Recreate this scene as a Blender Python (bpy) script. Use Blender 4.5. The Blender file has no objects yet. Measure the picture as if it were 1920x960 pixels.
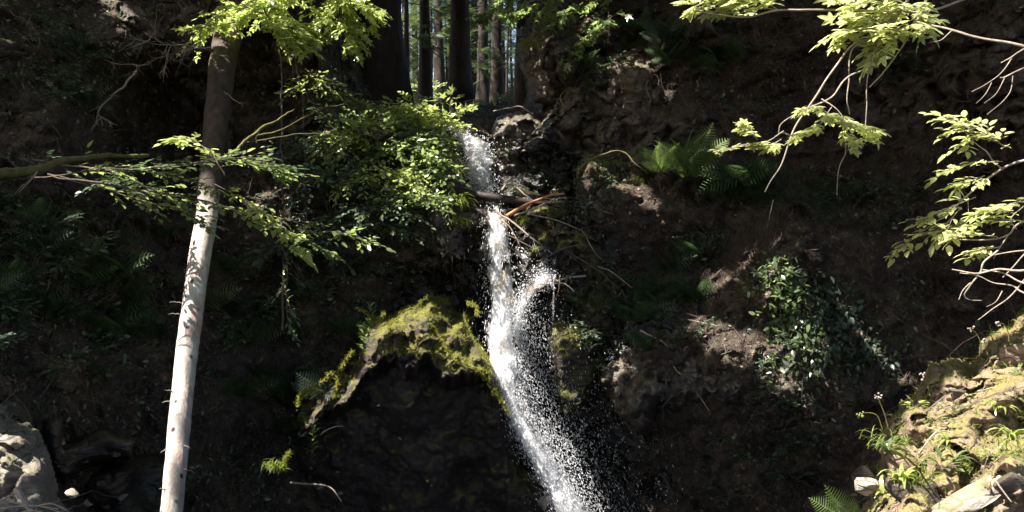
import bpy, math, random
import numpy as np
from mathutils import Vector, Matrix
from mathutils.bvhtree import BVHTree
rnd = random.Random(7)
rng = np.random.default_rng(11)
R = math.radians
F = 1500.0
scene = bpy.context.scene
COL = scene.collection

def at(px, py, Y):
    """photo pixel (1920 wide) at depth Y -> world point (camera at the origin looking along +Y)"""
    return np.array([(px-960.0)/F*Y, Y, (480.0-py)/F*Y])

def atv(px, py, Y):
    px = np.asarray(px, float); py = np.asarray(py, float); Y = np.asarray(Y, float)
    return np.stack([(px-960.0)/F*Y, Y+0*px, (480.0-py)/F*Y], -1)

# ---------------------------------------------------------------- noise
def _hash(ix, iy, iz, seed):
    h = (ix.astype(np.int64)*374761393 + iy.astype(np.int64)*668265263 + iz.astype(np.int64)*2147483647 + seed*974634777) & 0xFFFFFFFF
    h = ((h ^ (h >> 13))*1274126177) & 0xFFFFFFFF
    h = ((h ^ (h >> 16))*2246822519) & 0xFFFFFFFF
    h = h ^ (h >> 15)
    return (h & 0xFFFFFF)/float(0xFFFFFF)

def vnoise(p, seed=0):
    i = np.floor(p); f = p-i
    u = f*f*f*(f*(f*6-15)+10)
    i = i.astype(np.int64)
    r = 0
    for dx in (0, 1):
        wx = u[:, 0] if dx else 1-u[:, 0]
        for dy in (0, 1):
            wy = u[:, 1] if dy else 1-u[:, 1]
            for dz in (0, 1):
                wz = u[:, 2] if dz else 1-u[:, 2]
                r = r + wx*wy*wz*_hash(i[:, 0]+dx, i[:, 1]+dy, i[:, 2]+dz, seed)
    return r*2-1

def fbm(p, octv=4, seed=0, gain=0.5, lac=2.07):
    a = 1.0; s = 0; q = p.copy(); n = 0
    for k in range(octv):
        s = s + a*vnoise(q, seed+k*17); n += a
        q = q*lac+3.7; a *= gain
    return s/n*1.6

def ridged(p, octv=3, seed=0):
    a = 1.0; s = 0; q = p.copy(); n = 0
    for k in range(octv):
        s = s + a*(1-2*np.abs(vnoise(q, seed+k*31))); n += a
        q = q*2.1+1.3; a *= 0.5
    return s/n

def worley(p, seed=0):
    i = np.floor(p).astype(np.int64)
    f1 = np.full(len(p), 9.0); f2 = f1.copy(); cid = np.zeros(len(p))
    for dx in (-1, 0, 1):
        for dy in (-1, 0, 1):
            for dz in (-1, 0, 1):
                c = i+np.array([dx, dy, dz])
                h = [_hash(c[:, 0], c[:, 1], c[:, 2], seed+s) for s in (1, 2, 3)]
                d = np.sqrt(sum((c[:, a]+h[a]-p[:, a])**2 for a in range(3)))
                m = d < f1
                f2 = np.where(m, f1, np.minimum(f2, d)); cid = np.where(m, h[0], cid); f1 = np.where(m, d, f1)
    return f1, f2, cid

# ---------------------------------------------------------------- mesh building
class MB:
    def __init__(s): s.v = []; s.f = []; s.n = 0
    def add(s, v, f):
        v = np.asarray(v, float).reshape(-1, 3)
        s.v.append(v)
        if isinstance(f, np.ndarray): s.f.append(f.astype(np.int64)+s.n)
        else:
            by = {}
            for q in f: by.setdefault(len(q), []).append(q)
            for q in by.values(): s.f.append(np.array(q, np.int64)+s.n)
        s.n += len(v)
    def inst(s, tv, tf, M, T):
        """instances of a template: M (k,3,3) columns = axes, T (k,3)"""
        k = len(T)
        if k == 0: return
        v = np.einsum('kij,nj->kni', M, tv)+T[:, None, :]
        off = (np.arange(k)*len(tv))[:, None, None]
        by = {}
        for q in tf: by.setdefault(len(q), []).append(q)
        s.v.append(v.reshape(-1, 3))
        for q in by.values():
            q = np.array(q, np.int64)
            s.f.append((q[None]+off).reshape(-1, q.shape[1])+s.n)
        s.n += k*len(tv)
    def verts(s): return np.concatenate(s.v) if s.v else np.zeros((0, 3))
    def mesh(s, name, loc=(0, 0, 0), smooth=True):
        me = bpy.data.meshes.new(name)
        v = s.verts()-np.asarray(loc, float)
        me.vertices.add(len(v)); me.vertices.foreach_set('co', v.astype(np.float32).ravel())
        nl = sum(a.size for a in s.f); npoly = sum(len(a) for a in s.f)
        me.loops.add(nl); me.polygons.add(npoly)
        me.loops.foreach_set('vertex_index', np.concatenate([a.ravel() for a in s.f]).astype(np.int32))
        tot = np.concatenate([np.full(len(a), a.shape[1]) for a in s.f])
        st = np.concatenate([[0], np.cumsum(tot)[:-1]])
        me.polygons.foreach_set('loop_start', st.astype(np.int32))
        me.update(calc_edges=True)
        me.polygons.foreach_set('use_smooth', np.full(npoly, smooth, bool))
        me.validate()
        return me

def link(name, mb, mat, loc=(0, 0, 0), smooth=True):
    me = mb.mesh(name, loc, smooth); me.materials.append(mat)
    o = bpy.data.objects.new(name, me); COL.objects.link(o); o.location = loc
    return o

def tag(o, label, cat, group=None, kind=None):
    if label: o['label'] = label
    if cat: o['category'] = cat
    if group: o['group'] = group
    if kind: o['kind'] = kind
    return o

def thing(name, label, cat, loc, group=None):
    o = bpy.data.objects.new(name, None); COL.objects.link(o)
    o.empty_display_size = 0.1; o.location = tuple(float(a) for a in loc)
    return tag(o, label, cat, group)

def part(name, mb, mat, parent, smooth=True, kind=None, label=None):
    """child mesh; vertices were written in world space, parent is an unrotated empty/mesh"""
    loc = np.array(parent.location) if parent.parent is None else np.array(parent.location)+np.array(parent.parent.location)
    me = mb.mesh(name, loc, smooth); me.materials.append(mat)
    o = bpy.data.objects.new(name, me); COL.objects.link(o); o.parent = parent
    if kind: o['kind'] = kind
    if label: o['label'] = label
    return o

def copy_tree(o, parent=None):
    c = o.copy(); COL.objects.link(c); c.parent = parent
    for ch in [x for x in o.children]: copy_tree(ch, c)
    return c

def crom(pts, n=8):
    P = np.asarray(pts, float)
    if len(P) < 3:
        t = np.linspace(0, 1, n+1)[:, None]; return P[0]*(1-t)+P[-1]*t
    Q = np.vstack([2*P[0]-P[1], P, 2*P[-1]-P[-2]]); out = []
    for i in range(len(P)-1):
        a, b, c, d = Q[i:i+4]
        for t in np.linspace(0, 1, n, endpoint=False):
            out.append(0.5*((2*b)+(-a+c)*t+(2*a-5*b+4*c-d)*t*t+(-a+3*b-3*c+d)*t**3))
    out.append(P[-1]); return np.array(out)

def tube(mb, path, r0, r1=None, sides=6, jitter=0.0, wob=0.0, flare=0.0, cap=True, seed=None):
    path = np.asarray(path, float); n = len(path)
    r1 = r0 if r1 is None else r1
    if jitter:
        g = rng if seed is None else np.random.default_rng(seed)
        j = g.normal(size=(n, 3))*jitter; j[0] = 0; path = path+j
    tan = np.gradient(path, axis=0); tan /= np.linalg.norm(tan, axis=1)[:, None]+1e-9
    up = np.array([0.13, 0.2, 0.97]) if abs(tan[0, 2]) < 0.9 else np.array([1.0, 0.1, 0])
    e1 = np.cross(tan, up); e1 /= np.linalg.norm(e1, axis=1)[:, None]+1e-9
    e2 = np.cross(tan, e1)
    t = np.linspace(0, 1, n)
    rad = r0*(1-t)+r1*t
    if flare: rad = rad*(1+flare*np.exp(-t*n*0.35))
    a = np.linspace(0, 2*math.pi, sides, endpoint=False)
    ring = path[:, None, :]+rad[:, None, None]*(np.cos(a)[None, :, None]*e1[:, None, :]+np.sin(a)[None, :, None]*e2[:, None, :])
    V = ring.reshape(-1, 3)
    if wob:
        c = np.repeat(path, sides, 0); d = V-c
        V = c+d*(1+wob*fbm(V*np.array([6, 6, 2.5]), 3, 5))[:, None]
    i = np.arange(n-1)[:, None]*sides; k = np.arange(sides)[None]; k2 = (k+1) % sides
    f = np.stack([i+k, i+k2, i+sides+k2, i+sides+k], -1).reshape(-1, 4)
    mb.add(V, f)
    if cap:
        mb.add(np.vstack([ring[-1], path[-1]+tan[-1]*rad[-1]*0.4]), np.array([[q, (q+1) % sides, sides] for q in range(sides)]))
        mb.add(np.vstack([ring[0], path[0]-tan[0]*rad[0]*0.2]), np.array([[(q+1) % sides, q, sides] for q in range(sides)]))

def unit(a): a = np.asarray(a, float); return a/(np.linalg.norm(a, axis=-1, keepdims=True)+1e-9)

def frames(d, up, s):
    """M matrices with x = d, z ~ up, scaled by s"""
    x = unit(d); y = unit(np.cross(up, x)); z = np.cross(x, y)
    return np.stack([x, y, z], -1)*np.asarray(s)[:, None, None]

# leaf templates, length 1 along +x, face up +z
OVATE = (np.array([[0, 0, 0], [.28, .24, .05], [.68, .2, .02], [1, 0, -.1], [.68, -.2, .02], [.28, -.24, .05], [.3, 0, 0], [.68, 0, -.03]]),
         [(0, 6, 1), (1, 6, 7, 2), (2, 7, 3), (0, 5, 6), (5, 4, 7, 6), (4, 3, 7)])
LANCE = (np.array([[0, 0, 0], [.3, .09, .03], [.7, .08, 0], [1, 0, -.12], [.7, -.08, 0], [.3, -.09, .03]]), [(0, 5, 4, 1), (1, 4, 2), (2, 4, 3)])
def _maple():
    out = []
    tips = [(-118, .42), (-58, .78), (0, 1.0), (58, .78), (118, .42)]
    notch = [(-150, .16), (-86, .34), (-29, .42), (29, .42), (86, .34), (150, .16)]
    c = np.array([0.22, 0])
    for k in range(5):
        a, r = notch[k]; out.append((a, r))
        a, r = tips[k]
        out.append((a-13, r*.72)); out.append((a, r)); out.append((a+13, r*.72))
    out.append(notch[5])
    v = [[c[0], c[1], 0.0]]
    for a, r in out:
        x = c[0]+r*.8*math.cos(R(a)); y = r*.8*math.sin(R(a)); v.append([x, y, -.16*r*r+0.03*abs(math.sin(R(a*3)))])
    n = len(out)
    return np.array(v), [(0, k+1, (k+1) % n+1) for k in range(n)]
MAPLE = _maple()
def frond_t(n=15, wid=.34, droop=.35, sub=False, gap=.62):
    v = []; f = []
    def zc(x): return .25*x-droop*x*x
    for k in range(n):
        t = (k+1)/(n+1.0); L = wid*math.sin(math.pi*min(1, (.15+t*.9)))**.8*(1.05-t*.35)+.02
        w = gap/n
        for s in (1, -1):
            b = len(v)
            if sub:
                m = 7
                for j in range(m):
                    u = (j+.5)/m; ll = L*.30*(1-u*.75); ww = L/m*.45
                    cx = t+u*L*.35; cy = s*u*L
                    for q in (1, -1):
                        b = len(v)
                        v += [[cx, cy-ww*s*.5, zc(t)-.12*u*L], [cx+q*ll*.5, cy+ww*.3*s, zc(t)-.12*u*L-.01], [cx+q*ll*.12, cy+ww*s, zc(t)-.12*u*L]]
                        f.append((b, b+1, b+2) if s*q > 0 else (b, b+2, b+1))
            else:
                z = zc(t)
                v += [[t-w*.5, 0, z], [t+w*.5, 0, z], [t+L*.22+w*.55, s*L*.55, z-.03*L], [t+L*.42, s*L, z-.12*L], [t+L*.22-w*.45, s*L*.55, z-.03*L]]
                f.append((b, b+1, b+2, b+3, b+4) if s > 0 else (b+4, b+3, b+2, b+1, b))
    b = len(v)
    for k in range(7):
        t = k/6*.99; w = .009*(1-t*.8)
        v += [[t, w, zc(t)+.004], [t, -w, zc(t)+.004]]
        if k: f.append((b+2*k-2, b+2*k-1, b+2*k+1, b+2*k))
    return np.array(v), f
FROND = frond_t(21, .3, .4, False, .36); FROND2 = frond_t(12, .36, .45, False, .42); FRONDHD = frond_t(18, .36, .3, True)
SPRAY = frond_t(10, .36, .35, False, .4)
PINNATE = frond_t(5, .42, .2, False, 1.3)
BLADE = (np.array([[0, -.5, 0], [0, .5, 0], [1, 0, 0]])*np.array([1, .16, 1]), [(0, 1, 2)])
def _blade():
    v = []; f = []
    for k in range(6):
        t = k/5; w = .022*(1-t)**.7+.001; x = t*(1-.25*t*t); z = .75*t-.95*t*t
        v += [[x, w, z], [x, -w, z]]
        if k: f.append((2*k-2, 2*k-1, 2*k+1, 2*k))
    return np.array(v), f
GRASS = _blade()
def _ico():
    t = (1+5**.5)/2
    v = np.array([[-1, t, 0], [1, t, 0], [-1, -t, 0], [1, -t, 0], [0, -1, t], [0, 1, t], [0, -1, -t], [0, 1, -t], [t, 0, -1], [t, 0, 1], [-t, 0, -1], [-t, 0, 1]], float)
    v /= np.linalg.norm(v[0])
    f = [(0, 11, 5), (0, 5, 1), (0, 1, 7), (0, 7, 10), (0, 10, 11), (1, 5, 9), (5, 11, 4), (11, 10, 2), (10, 7, 6), (7, 1, 8), (3, 9, 4), (3, 4, 2), (3, 2, 6), (3, 6, 8), (3, 8, 9), (4, 9, 5), (2, 4, 11), (6, 2, 10), (8, 6, 7), (9, 8, 1)]
    return v, f
ICO = _ico()
OCT = (np.array([[1, 0, 0], [0, 1, 0], [0, 0, 1], [-1, 0, 0], [0, -1, 0], [0, 0, -1]], float), [(0, 1, 2), (1, 3, 2), (3, 4, 2), (4, 0, 2), (1, 0, 5), (3, 1, 5), (4, 3, 5), (0, 4, 5)])
def icosphere(sub):
    v, f = ICO; v = v.copy(); f = np.array(f)
    for _ in range(sub):
        e = {}; vv = list(v); nf = []
        def mid(a, b):
            k = (a, b) if a < b else (b, a)
            if k not in e:
                m = (vv[a]+vv[b]); e[k] = len(vv); vv.append(m/np.linalg.norm(m))
            return e[k]
        for a, b, c in f:
            x, y, z = mid(a, b), mid(b, c), mid(c, a)
            nf += [(a, x, z), (b, y, x), (c, z, y), (x, y, z)]
        v = np.array(vv); f = np.array(nf)
    return v, f
ICO4 = icosphere(4); ICO3 = icosphere(3)

# ---------------------------------------------------------------- materials
class NT:
    def __init__(s, name):
        s.m = bpy.data.materials.new(name); s.m.use_nodes = True
        s.t = s.m.node_tree; s.t.nodes.clear(); s.out = s.t.nodes.new('ShaderNodeOutputMaterial')
    def n(s, typ, **kw):
        nd = s.t.nodes.new(typ)
        for k, v in kw.items():
            if k == 'inp':
                for a, b in v.items():
                    if hasattr(b, 'links') or isinstance(b, bpy.types.NodeSocket): s.t.links.new(b, nd.inputs[a])
                    else: nd.inputs[a].default_value = b
            else: setattr(nd, k, v)
        return nd
    def l(s, a, b): s.t.links.new(a, b)
    def coord(s, scale=(1, 1, 1)):
        g = s.n('ShaderNodeNewGeometry'); mp = s.n('ShaderNodeMapping'); mp.inputs['Scale'].default_value = scale
        s.l(g.outputs['Position'], mp.inputs['Vector']); return mp.outputs[0]
    def noise(s, vec, scale, det=6, rough=.6, dist=0.0):
        return s.n('ShaderNodeTexNoise', inp={'Vector': vec, 'Scale': scale, 'Detail': det, 'Roughness': rough, 'Distortion': dist}).outputs[0]
    def ramp(s, fac, stops):
        r = s.n('ShaderNodeValToRGB'); s.l(fac, r.inputs[0]); e = r.color_ramp.elements
        while len(e) > 1: e.remove(e[0])
        e[0].position = stops[0][0]; e[0].color = tuple(stops[0][1])+(1,)
        for p, c in stops[1:]:
            q = e.new(p); q.color = tuple(c)+(1,)
        return r.outputs[0]
    def gray(s, fac, a, b):
        return s.n('ShaderNodeMapRange', inp={0: fac, 1: a, 2: b, 3: 0.0, 4: 1.0}).outputs[0]
    def mix(s, fac, a, b, mode='MIX'):
        m = s.n('ShaderNodeMix', data_type='RGBA', blend_type=mode)
        for k, v in ((0, fac), (6, a), (7, b)):
            if isinstance(v, bpy.types.NodeSocket): s.l(v, m.inputs[k])
            else: m.inputs[k].default_value = v if k == 0 else tuple(v)+(1,)
        return m.outputs[2]
    def math(s, op, a, b=0.0):
        m = s.n('ShaderNodeMath', operation=op)
        for k, v in enumerate((a, b)):
            if isinstance(v, bpy.types.NodeSocket): s.l(v, m.inputs[k])
            else: m.inputs[k].default_value = v
        return m.outputs[0]
    def bump(s, h, strength=.6, dist=.03, normal=None):
        b = s.n('ShaderNodeBump', inp={'Height': h, 'Strength': strength, 'Distance': dist})
        if normal is not None: s.l(normal, b.inputs['Normal'])
        return b.outputs[0]
    def principled(s, col, rough=.8, normal=None, spec=.3, **kw):
        p = s.n('ShaderNodeBsdfPrincipled')
        for k, v in [('Base Color', col), ('Roughness', rough), ('Specular IOR Level', spec)]+list(kw.items()):
            if isinstance(v, bpy.types.NodeSocket): s.l(v, p.inputs[k])
            elif k == 'Base Color': p.inputs[k].default_value = tuple(v)+(1,)
            else: p.inputs[k].default_value = v
        if normal is not None: s.l(normal, p.inputs['Normal'])
        return p.outputs[0]
    def done(s, sh): s.l(sh, s.out.inputs[0]); return s.m

def upmask(T, lo, hi):
    g = T.n('ShaderNodeNewGeometry'); sx = T.n('ShaderNodeSeparateXYZ'); T.l(g.outputs['Normal'], sx.inputs[0])
    return T.gray(sx.outputs[2], lo, hi)

def mat_ground(name, dark, light, moss=(.035, .05, .012), mossamt=.5, litter=.45, scale=1.0, rough=.9, spec=.2):
    T = NT(name); c = T.coord()
    n1 = T.noise(c, 1.1*scale, 8, .65); n2 = T.noise(c, 9*scale, 8, .7, .4); n3 = T.noise(c, 45*scale, 4, .7)
    col = T.ramp(n1, [(.3, dark), (.52, [a*.55+b*.45 for a, b in zip(dark, light)]), (.72, light)])
    col = T.mix(T.gray(n2, .35, .7), T.mix(.6, col, (.012, .009, .008)), col)
    v = T.n('ShaderNodeTexVoronoi', inp={'Vector': c, 'Scale': 32*scale, 'Randomness': 1.0})
    v.distance = 'MANHATTAN'
    sp = T.n('ShaderNodeSeparateColor'); T.l(v.outputs['Color'], sp.inputs[0])
    lit = T.math('MULTIPLY', T.gray(sp.outputs[0], .72, .8), T.gray(n2, .45, .6))
    col = T.mix(T.math('MULTIPLY', lit, litter), col, (.2, .15, .11))
    mm = T.math('MULTIPLY', T.math('MULTIPLY', upmask(T, .1, .7), T.gray(T.noise(c, 2.2*scale, 6, .65), .45, .62)), mossamt)
    col = T.mix(mm, col, T.mix(n3, moss, [a*2.6 for a in moss]))
    h = T.math('ADD', T.math('MULTIPLY', n2, .7), T.math('MULTIPLY', T.math('ADD', n3, v.outputs['Distance']), .25))
    return T.done(T.principled(col, rough, T.bump(h, .9, .06), spec))

def mat_rock(name, a, b, moss=(.1, .11, .02), mossamt=.6, rough=.75, crack=3.0, spec=.35, up=(.15, .75), strata=(1, 1, 2.2)):
    T = NT(name); c = T.coord(strata)
    n1 = T.noise(c, 1.6, 8, .62); n2 = T.noise(c, 8, 8, .7, .3); n3 = T.noise(c, 60, 4, .7)
    col = T.mix(T.gray(n1, .35, .65), a, b)
    col = T.mix(T.gray(n2, .4, .75), col, [x*.35 for x in a])
    v = T.n('ShaderNodeTexVoronoi', feature='DISTANCE_TO_EDGE', inp={'Vector': T.n('ShaderNodeMix', data_type='VECTOR', inp={0: .25, 4: c, 5: T.n('ShaderNodeTexNoise', inp={'Vector': c, 'Scale': 3.0, 'Detail': 4.0}).outputs[1]}).outputs[1], 'Scale': crack})
    cr = T.gray(v.outputs[0], .0, .05)
    col = T.mix(T.math('MULTIPLY', T.math('SUBTRACT', 1.0, cr), .5), col, (.02, .016, .013))
    mm = T.math('MULTIPLY', T.math('MULTIPLY', upmask(T, *up), T.gray(T.noise(T.coord(), 3.0, 6, .7), .42, .6)), mossamt)
    col = T.mix(mm, col, T.mix(n3, [x*.5 for x in moss], [x*1.5 for x in moss]))
    h = T.math('ADD', T.math('ADD', T.math('MULTIPLY', n2, .8), T.math('MULTIPLY', n3, .12)), T.math('MULTIPLY', cr, .25))
    return T.done(T.principled(col, rough, T.bump(h, .8, .05), spec))

def mat_leaf(name, a, b, trans=.45, rough=.45, spec=.4, tcol=None):
    T = NT(name)
    g = T.n('ShaderNodeNewGeometry')
    col = T.mix(g.outputs['Random Per Island'], a, b)
    n = T.noise(T.coord(), 40, 3, .6)
    col = T.mix(T.math('MULTIPLY', T.gray(n, .4, .7), .35), col, [x*.4 for x in a])
    p = T.principled(col, rough, None, spec)
    tc = T.mix(.75, col, tcol or [min(1, x*2.2) for x in b])
    tr = T.n('ShaderNodeBsdfTranslucent'); T.l(tc, tr.inputs[0])
    mx = T.n('ShaderNodeMixShader', inp={0: trans}); T.l(p, mx.inputs[1]); T.l(tr.outputs[0], mx.inputs[2])
    return T.done(mx.outputs[0])

def mat_bark(name, a, b, sc=(14, 14, 3), spots=0.0, pink=None, rough=.85, bump=.5, shade_above=False):
    T = NT(name); c = T.coord(sc)
    n1 = T.noise(c, 1.0, 8, .7, .4); n2 = T.noise(T.coord((1, 1, .5)), 5.5, 7, .72, .6); n3 = T.noise(c, 6.0, 4, .7)
    col = T.mix(T.gray(n1, .35, .65), a, b)
    if pink:
        col = T.mix(T.math('MULTIPLY', T.gray(n2, .5, .58), .75), col, pink)
        col = T.mix(T.math('MULTIPLY', T.gray(n2, .63, .67), .85), col, (.12, .08, .065))
    if spots:
        v = T.n('ShaderNodeTexVoronoi', inp={'Vector': T.coord((1, 1, .8)), 'Scale': 7.0, 'Randomness': 1.0})
        col = T.mix(T.math('MULTIPLY', T.math('SUBTRACT', 1.0, T.gray(v.outputs[0], .1, .2)), spots), col, (.03, .022, .018))
    if shade_above:  # shade on the upper trunk, painted into the colour by height
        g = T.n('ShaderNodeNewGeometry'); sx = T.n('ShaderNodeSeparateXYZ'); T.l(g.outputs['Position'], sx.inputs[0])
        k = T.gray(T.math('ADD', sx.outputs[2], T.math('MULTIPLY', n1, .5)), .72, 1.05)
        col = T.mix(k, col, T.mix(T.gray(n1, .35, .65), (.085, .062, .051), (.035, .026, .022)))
    h = T.math('ADD', n1, T.math('MULTIPLY', n3, .3))
    return T.done(T.principled(col, rough, T.bump(h, bump, .02), .25))

M = {}
M['ground'] = mat_ground('slope_soil', (.026, .018, .017), (.165, .118, .094), mossamt=.3, scale=1.25)
M['floor'] = mat_ground('forest_floor_soil', (.02, .014, .01), (.11, .08, .05), mossamt=.4, litter=.6)
M['rock'] = mat_rock('brown_rock', (.27, .21, .17), (.13, .1, .085), mossamt=.3)
M['cliff'] = mat_rock('cliff_rock', (.16, .12, .1), (.07, .053, .048), moss=(.04, .05, .012), mossamt=.5)
M['mossrock'] = mat_rock('moss_covered_rock', (.08, .062, .05), (.03, .023, .02), moss=(.13, .13, .018), mossamt=1.0, up=(-.1, .45))
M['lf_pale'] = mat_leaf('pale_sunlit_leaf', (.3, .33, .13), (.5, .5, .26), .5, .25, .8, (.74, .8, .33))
M['wetslate'] = mat_rock('damp_brown_rock', (.13, .1, .085), (.05, .038, .034), mossamt=.45, crack=4, rough=.38, spec=.6)
M['outcrop'] = mat_rock('outcrop_rock', (.07, .049, .043), (.032, .023, .023), moss=(.13, .13, .018), mossamt=.9, up=(.35, .75), crack=1.6)
M['darkrock'] = mat_rock('wet_dark_rock', (.03, .024, .022), (.012, .01, .01), moss=(.03, .04, .01), mossamt=.5, rough=.24, spec=.7)
M['pale'] = mat_rock('pale_grey_rock', (.42, .37, .32), (.26, .21, .18), moss=(.17, .16, .03), mossamt=.55, crack=5, up=(.3, .9))
M['tan'] = mat_rock('tan_rock', (.34, .25, .18), (.16, .1, .072), moss=(.2, .18, .045), mossamt=.7, crack=6, up=(.1, .7))
M['grey'] = mat_rock('grey_boulder', (.29, .245, .215), (.15, .125, .11), moss=(.16, .16, .06), mossamt=.45, crack=2.2, strata=(.6, .6, 4))
M['slate'] = mat_rock('mid_brown_rock', (.12, .095, .08), (.06, .046, .04), mossamt=.3, crack=5)
M['moss'] = mat_leaf('yellow_green_moss', (.12, .135, .018), (.3, .29, .055), .25, .8, .1)
M['moss_dark'] = mat_leaf('dull_green_moss', (.035, .05, .01), (.09, .1, .02), .2, .9, .1)
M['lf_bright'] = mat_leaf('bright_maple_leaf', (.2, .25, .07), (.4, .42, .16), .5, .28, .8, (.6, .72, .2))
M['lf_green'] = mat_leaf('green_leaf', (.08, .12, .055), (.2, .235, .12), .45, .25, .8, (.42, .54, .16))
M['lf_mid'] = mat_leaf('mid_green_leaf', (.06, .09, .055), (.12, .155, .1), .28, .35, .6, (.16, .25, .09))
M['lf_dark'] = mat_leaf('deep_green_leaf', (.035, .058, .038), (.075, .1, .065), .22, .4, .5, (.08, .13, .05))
M['fern'] = mat_leaf('fern_green', (.04, .07, .03), (.08, .12, .05), .3, .5, .35, (.16, .26, .08))
M['fernb'] = mat_leaf('fern_bright_green', (.1, .16, .05), (.18, .24, .08), .4, .4, .5, (.32, .44, .12))
M['grass'] = mat_leaf('yellow_green_grass', (.12, .17, .03), (.26, .28, .07), .4, .45, .4, (.4, .5, .08))
M['litter'] = mat_leaf('dead_leaf', (.07, .045, .03), (.26, .19, .14), .15, .7, .3, (.3, .18, .08))
M['needle'] = mat_leaf('conifer_needles', (.03, .05, .02), (.08, .11, .04), .4, .5, .4, (.12, .18, .05))
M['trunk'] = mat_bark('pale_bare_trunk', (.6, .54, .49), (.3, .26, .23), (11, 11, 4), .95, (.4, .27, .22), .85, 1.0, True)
M['bark'] = mat_bark('dark_conifer_bark', (.045, .034, .029), (.018, .013, .012), (10, 10, 2.5), bump=.9)
M['barkg'] = mat_bark('grey_brown_bark', (.15, .12, .1), (.06, .046, .04), (14, 14, 3))
M['twig'] = mat_bark('pale_dead_twig', (.36, .3, .25), (.2, .16, .13), (30, 30, 30))
M['twigd'] = mat_bark('brown_twig', (.14, .105, .08), (.06, .045, .035), (30, 30, 30))
M['twigm'] = mat_bark('mossy_branch_bark', (.13, .13, .03), (.07, .055, .035), (20, 20, 20))
M['log'] = mat_bark('wet_log_bark', (.05, .036, .03), (.02, .014, .013), (12, 12, 12), rough=.5)
M['orange'] = mat_bark('orange_split_wood', (.45, .2, .09), (.3, .14, .07), (25, 25, 25))
def mat_water(name, brown=.35, rough=.25):
    T = NT(name); c = T.coord((5, 5, 1.6))
    n = T.noise(c, 3.0, 6, .6); n2 = T.noise(T.coord(), 30, 4, .6)
    col = T.mix(T.math('MULTIPLY', T.gray(n, .52, .68), brown), (.93, .93, .95), (.5, .36, .17))
    p = T.principled(col, rough, T.bump(n2, .5, .03), .6)
    tr = T.n('ShaderNodeBsdfTranslucent', inp={0: (.93, .94, .97, 1)})
    mx = T.n('ShaderNodeMixShader', inp={0: .5}); T.l(p, mx.inputs[1]); T.l(tr.outputs[0], mx.inputs[2])
    return T.done(mx.outputs[0])
M['water'] = mat_water('falling_white_water')
M['drop'] = mat_water('water_drops', 0.0, .1)
def mat_pool():
    T = NT('stream_water'); n = T.noise(T.coord((1, 1, 1)), 14, 5, .6, .5)
    return T.done(T.principled((.03, .025, .018), .06, T.bump(n, .7, .05), .8))
M['pool'] = mat_pool()
def mat_sheet(name, thr, soft, brown=.3, sc=(13, 13, 2.2), gain=1.0):
    T = NT(name); n = T.noise(T.coord(sc), 1.0, 7, .72, .3); nb = T.noise(T.coord((4, 4, 2)), 1.5, 4, .6); nf = T.noise(T.coord((60, 60, 22)), 1.0, 3, .7)
    at_ = T.n('ShaderNodeAttribute', attribute_name='core')
    f = T.math('ADD', T.math('ADD', T.math('MULTIPLY', n, 1.1), T.math('MULTIPLY', nf, .45)), T.math('MULTIPLY', at_.outputs['Fac'], gain))
    al = T.gray(f, thr, thr+soft)
    col = T.mix(T.math('MULTIPLY', T.gray(nb, .5, .66), brown), (.93, .93, .95), (.5, .36, .17))
    p = T.principled(col, .3, T.bump(n, .6, .04), .5)
    tr = T.n('ShaderNodeBsdfTranslucent', inp={0: (.93, .94, .97, 1)}); mx = T.n('ShaderNodeMixShader', inp={0: .5}); T.l(p, mx.inputs[1]); T.l(tr.outputs[0], mx.inputs[2])
    tp = T.n('ShaderNodeBsdfTransparent'); m2 = T.n('ShaderNodeMixShader'); T.l(al, m2.inputs[0]); T.l(tp.outputs[0], m2.inputs[1]); T.l(mx.outputs[0], m2.inputs[2])
    return T.done(m2.outputs[0])
M['sheet'] = mat_sheet('falling_water_sheet', 1.18, .42, 1.0)
M['mist'] = mat_sheet('fine_water_mist', 1.28, .85, .0, (16, 16, 3.5))
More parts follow.
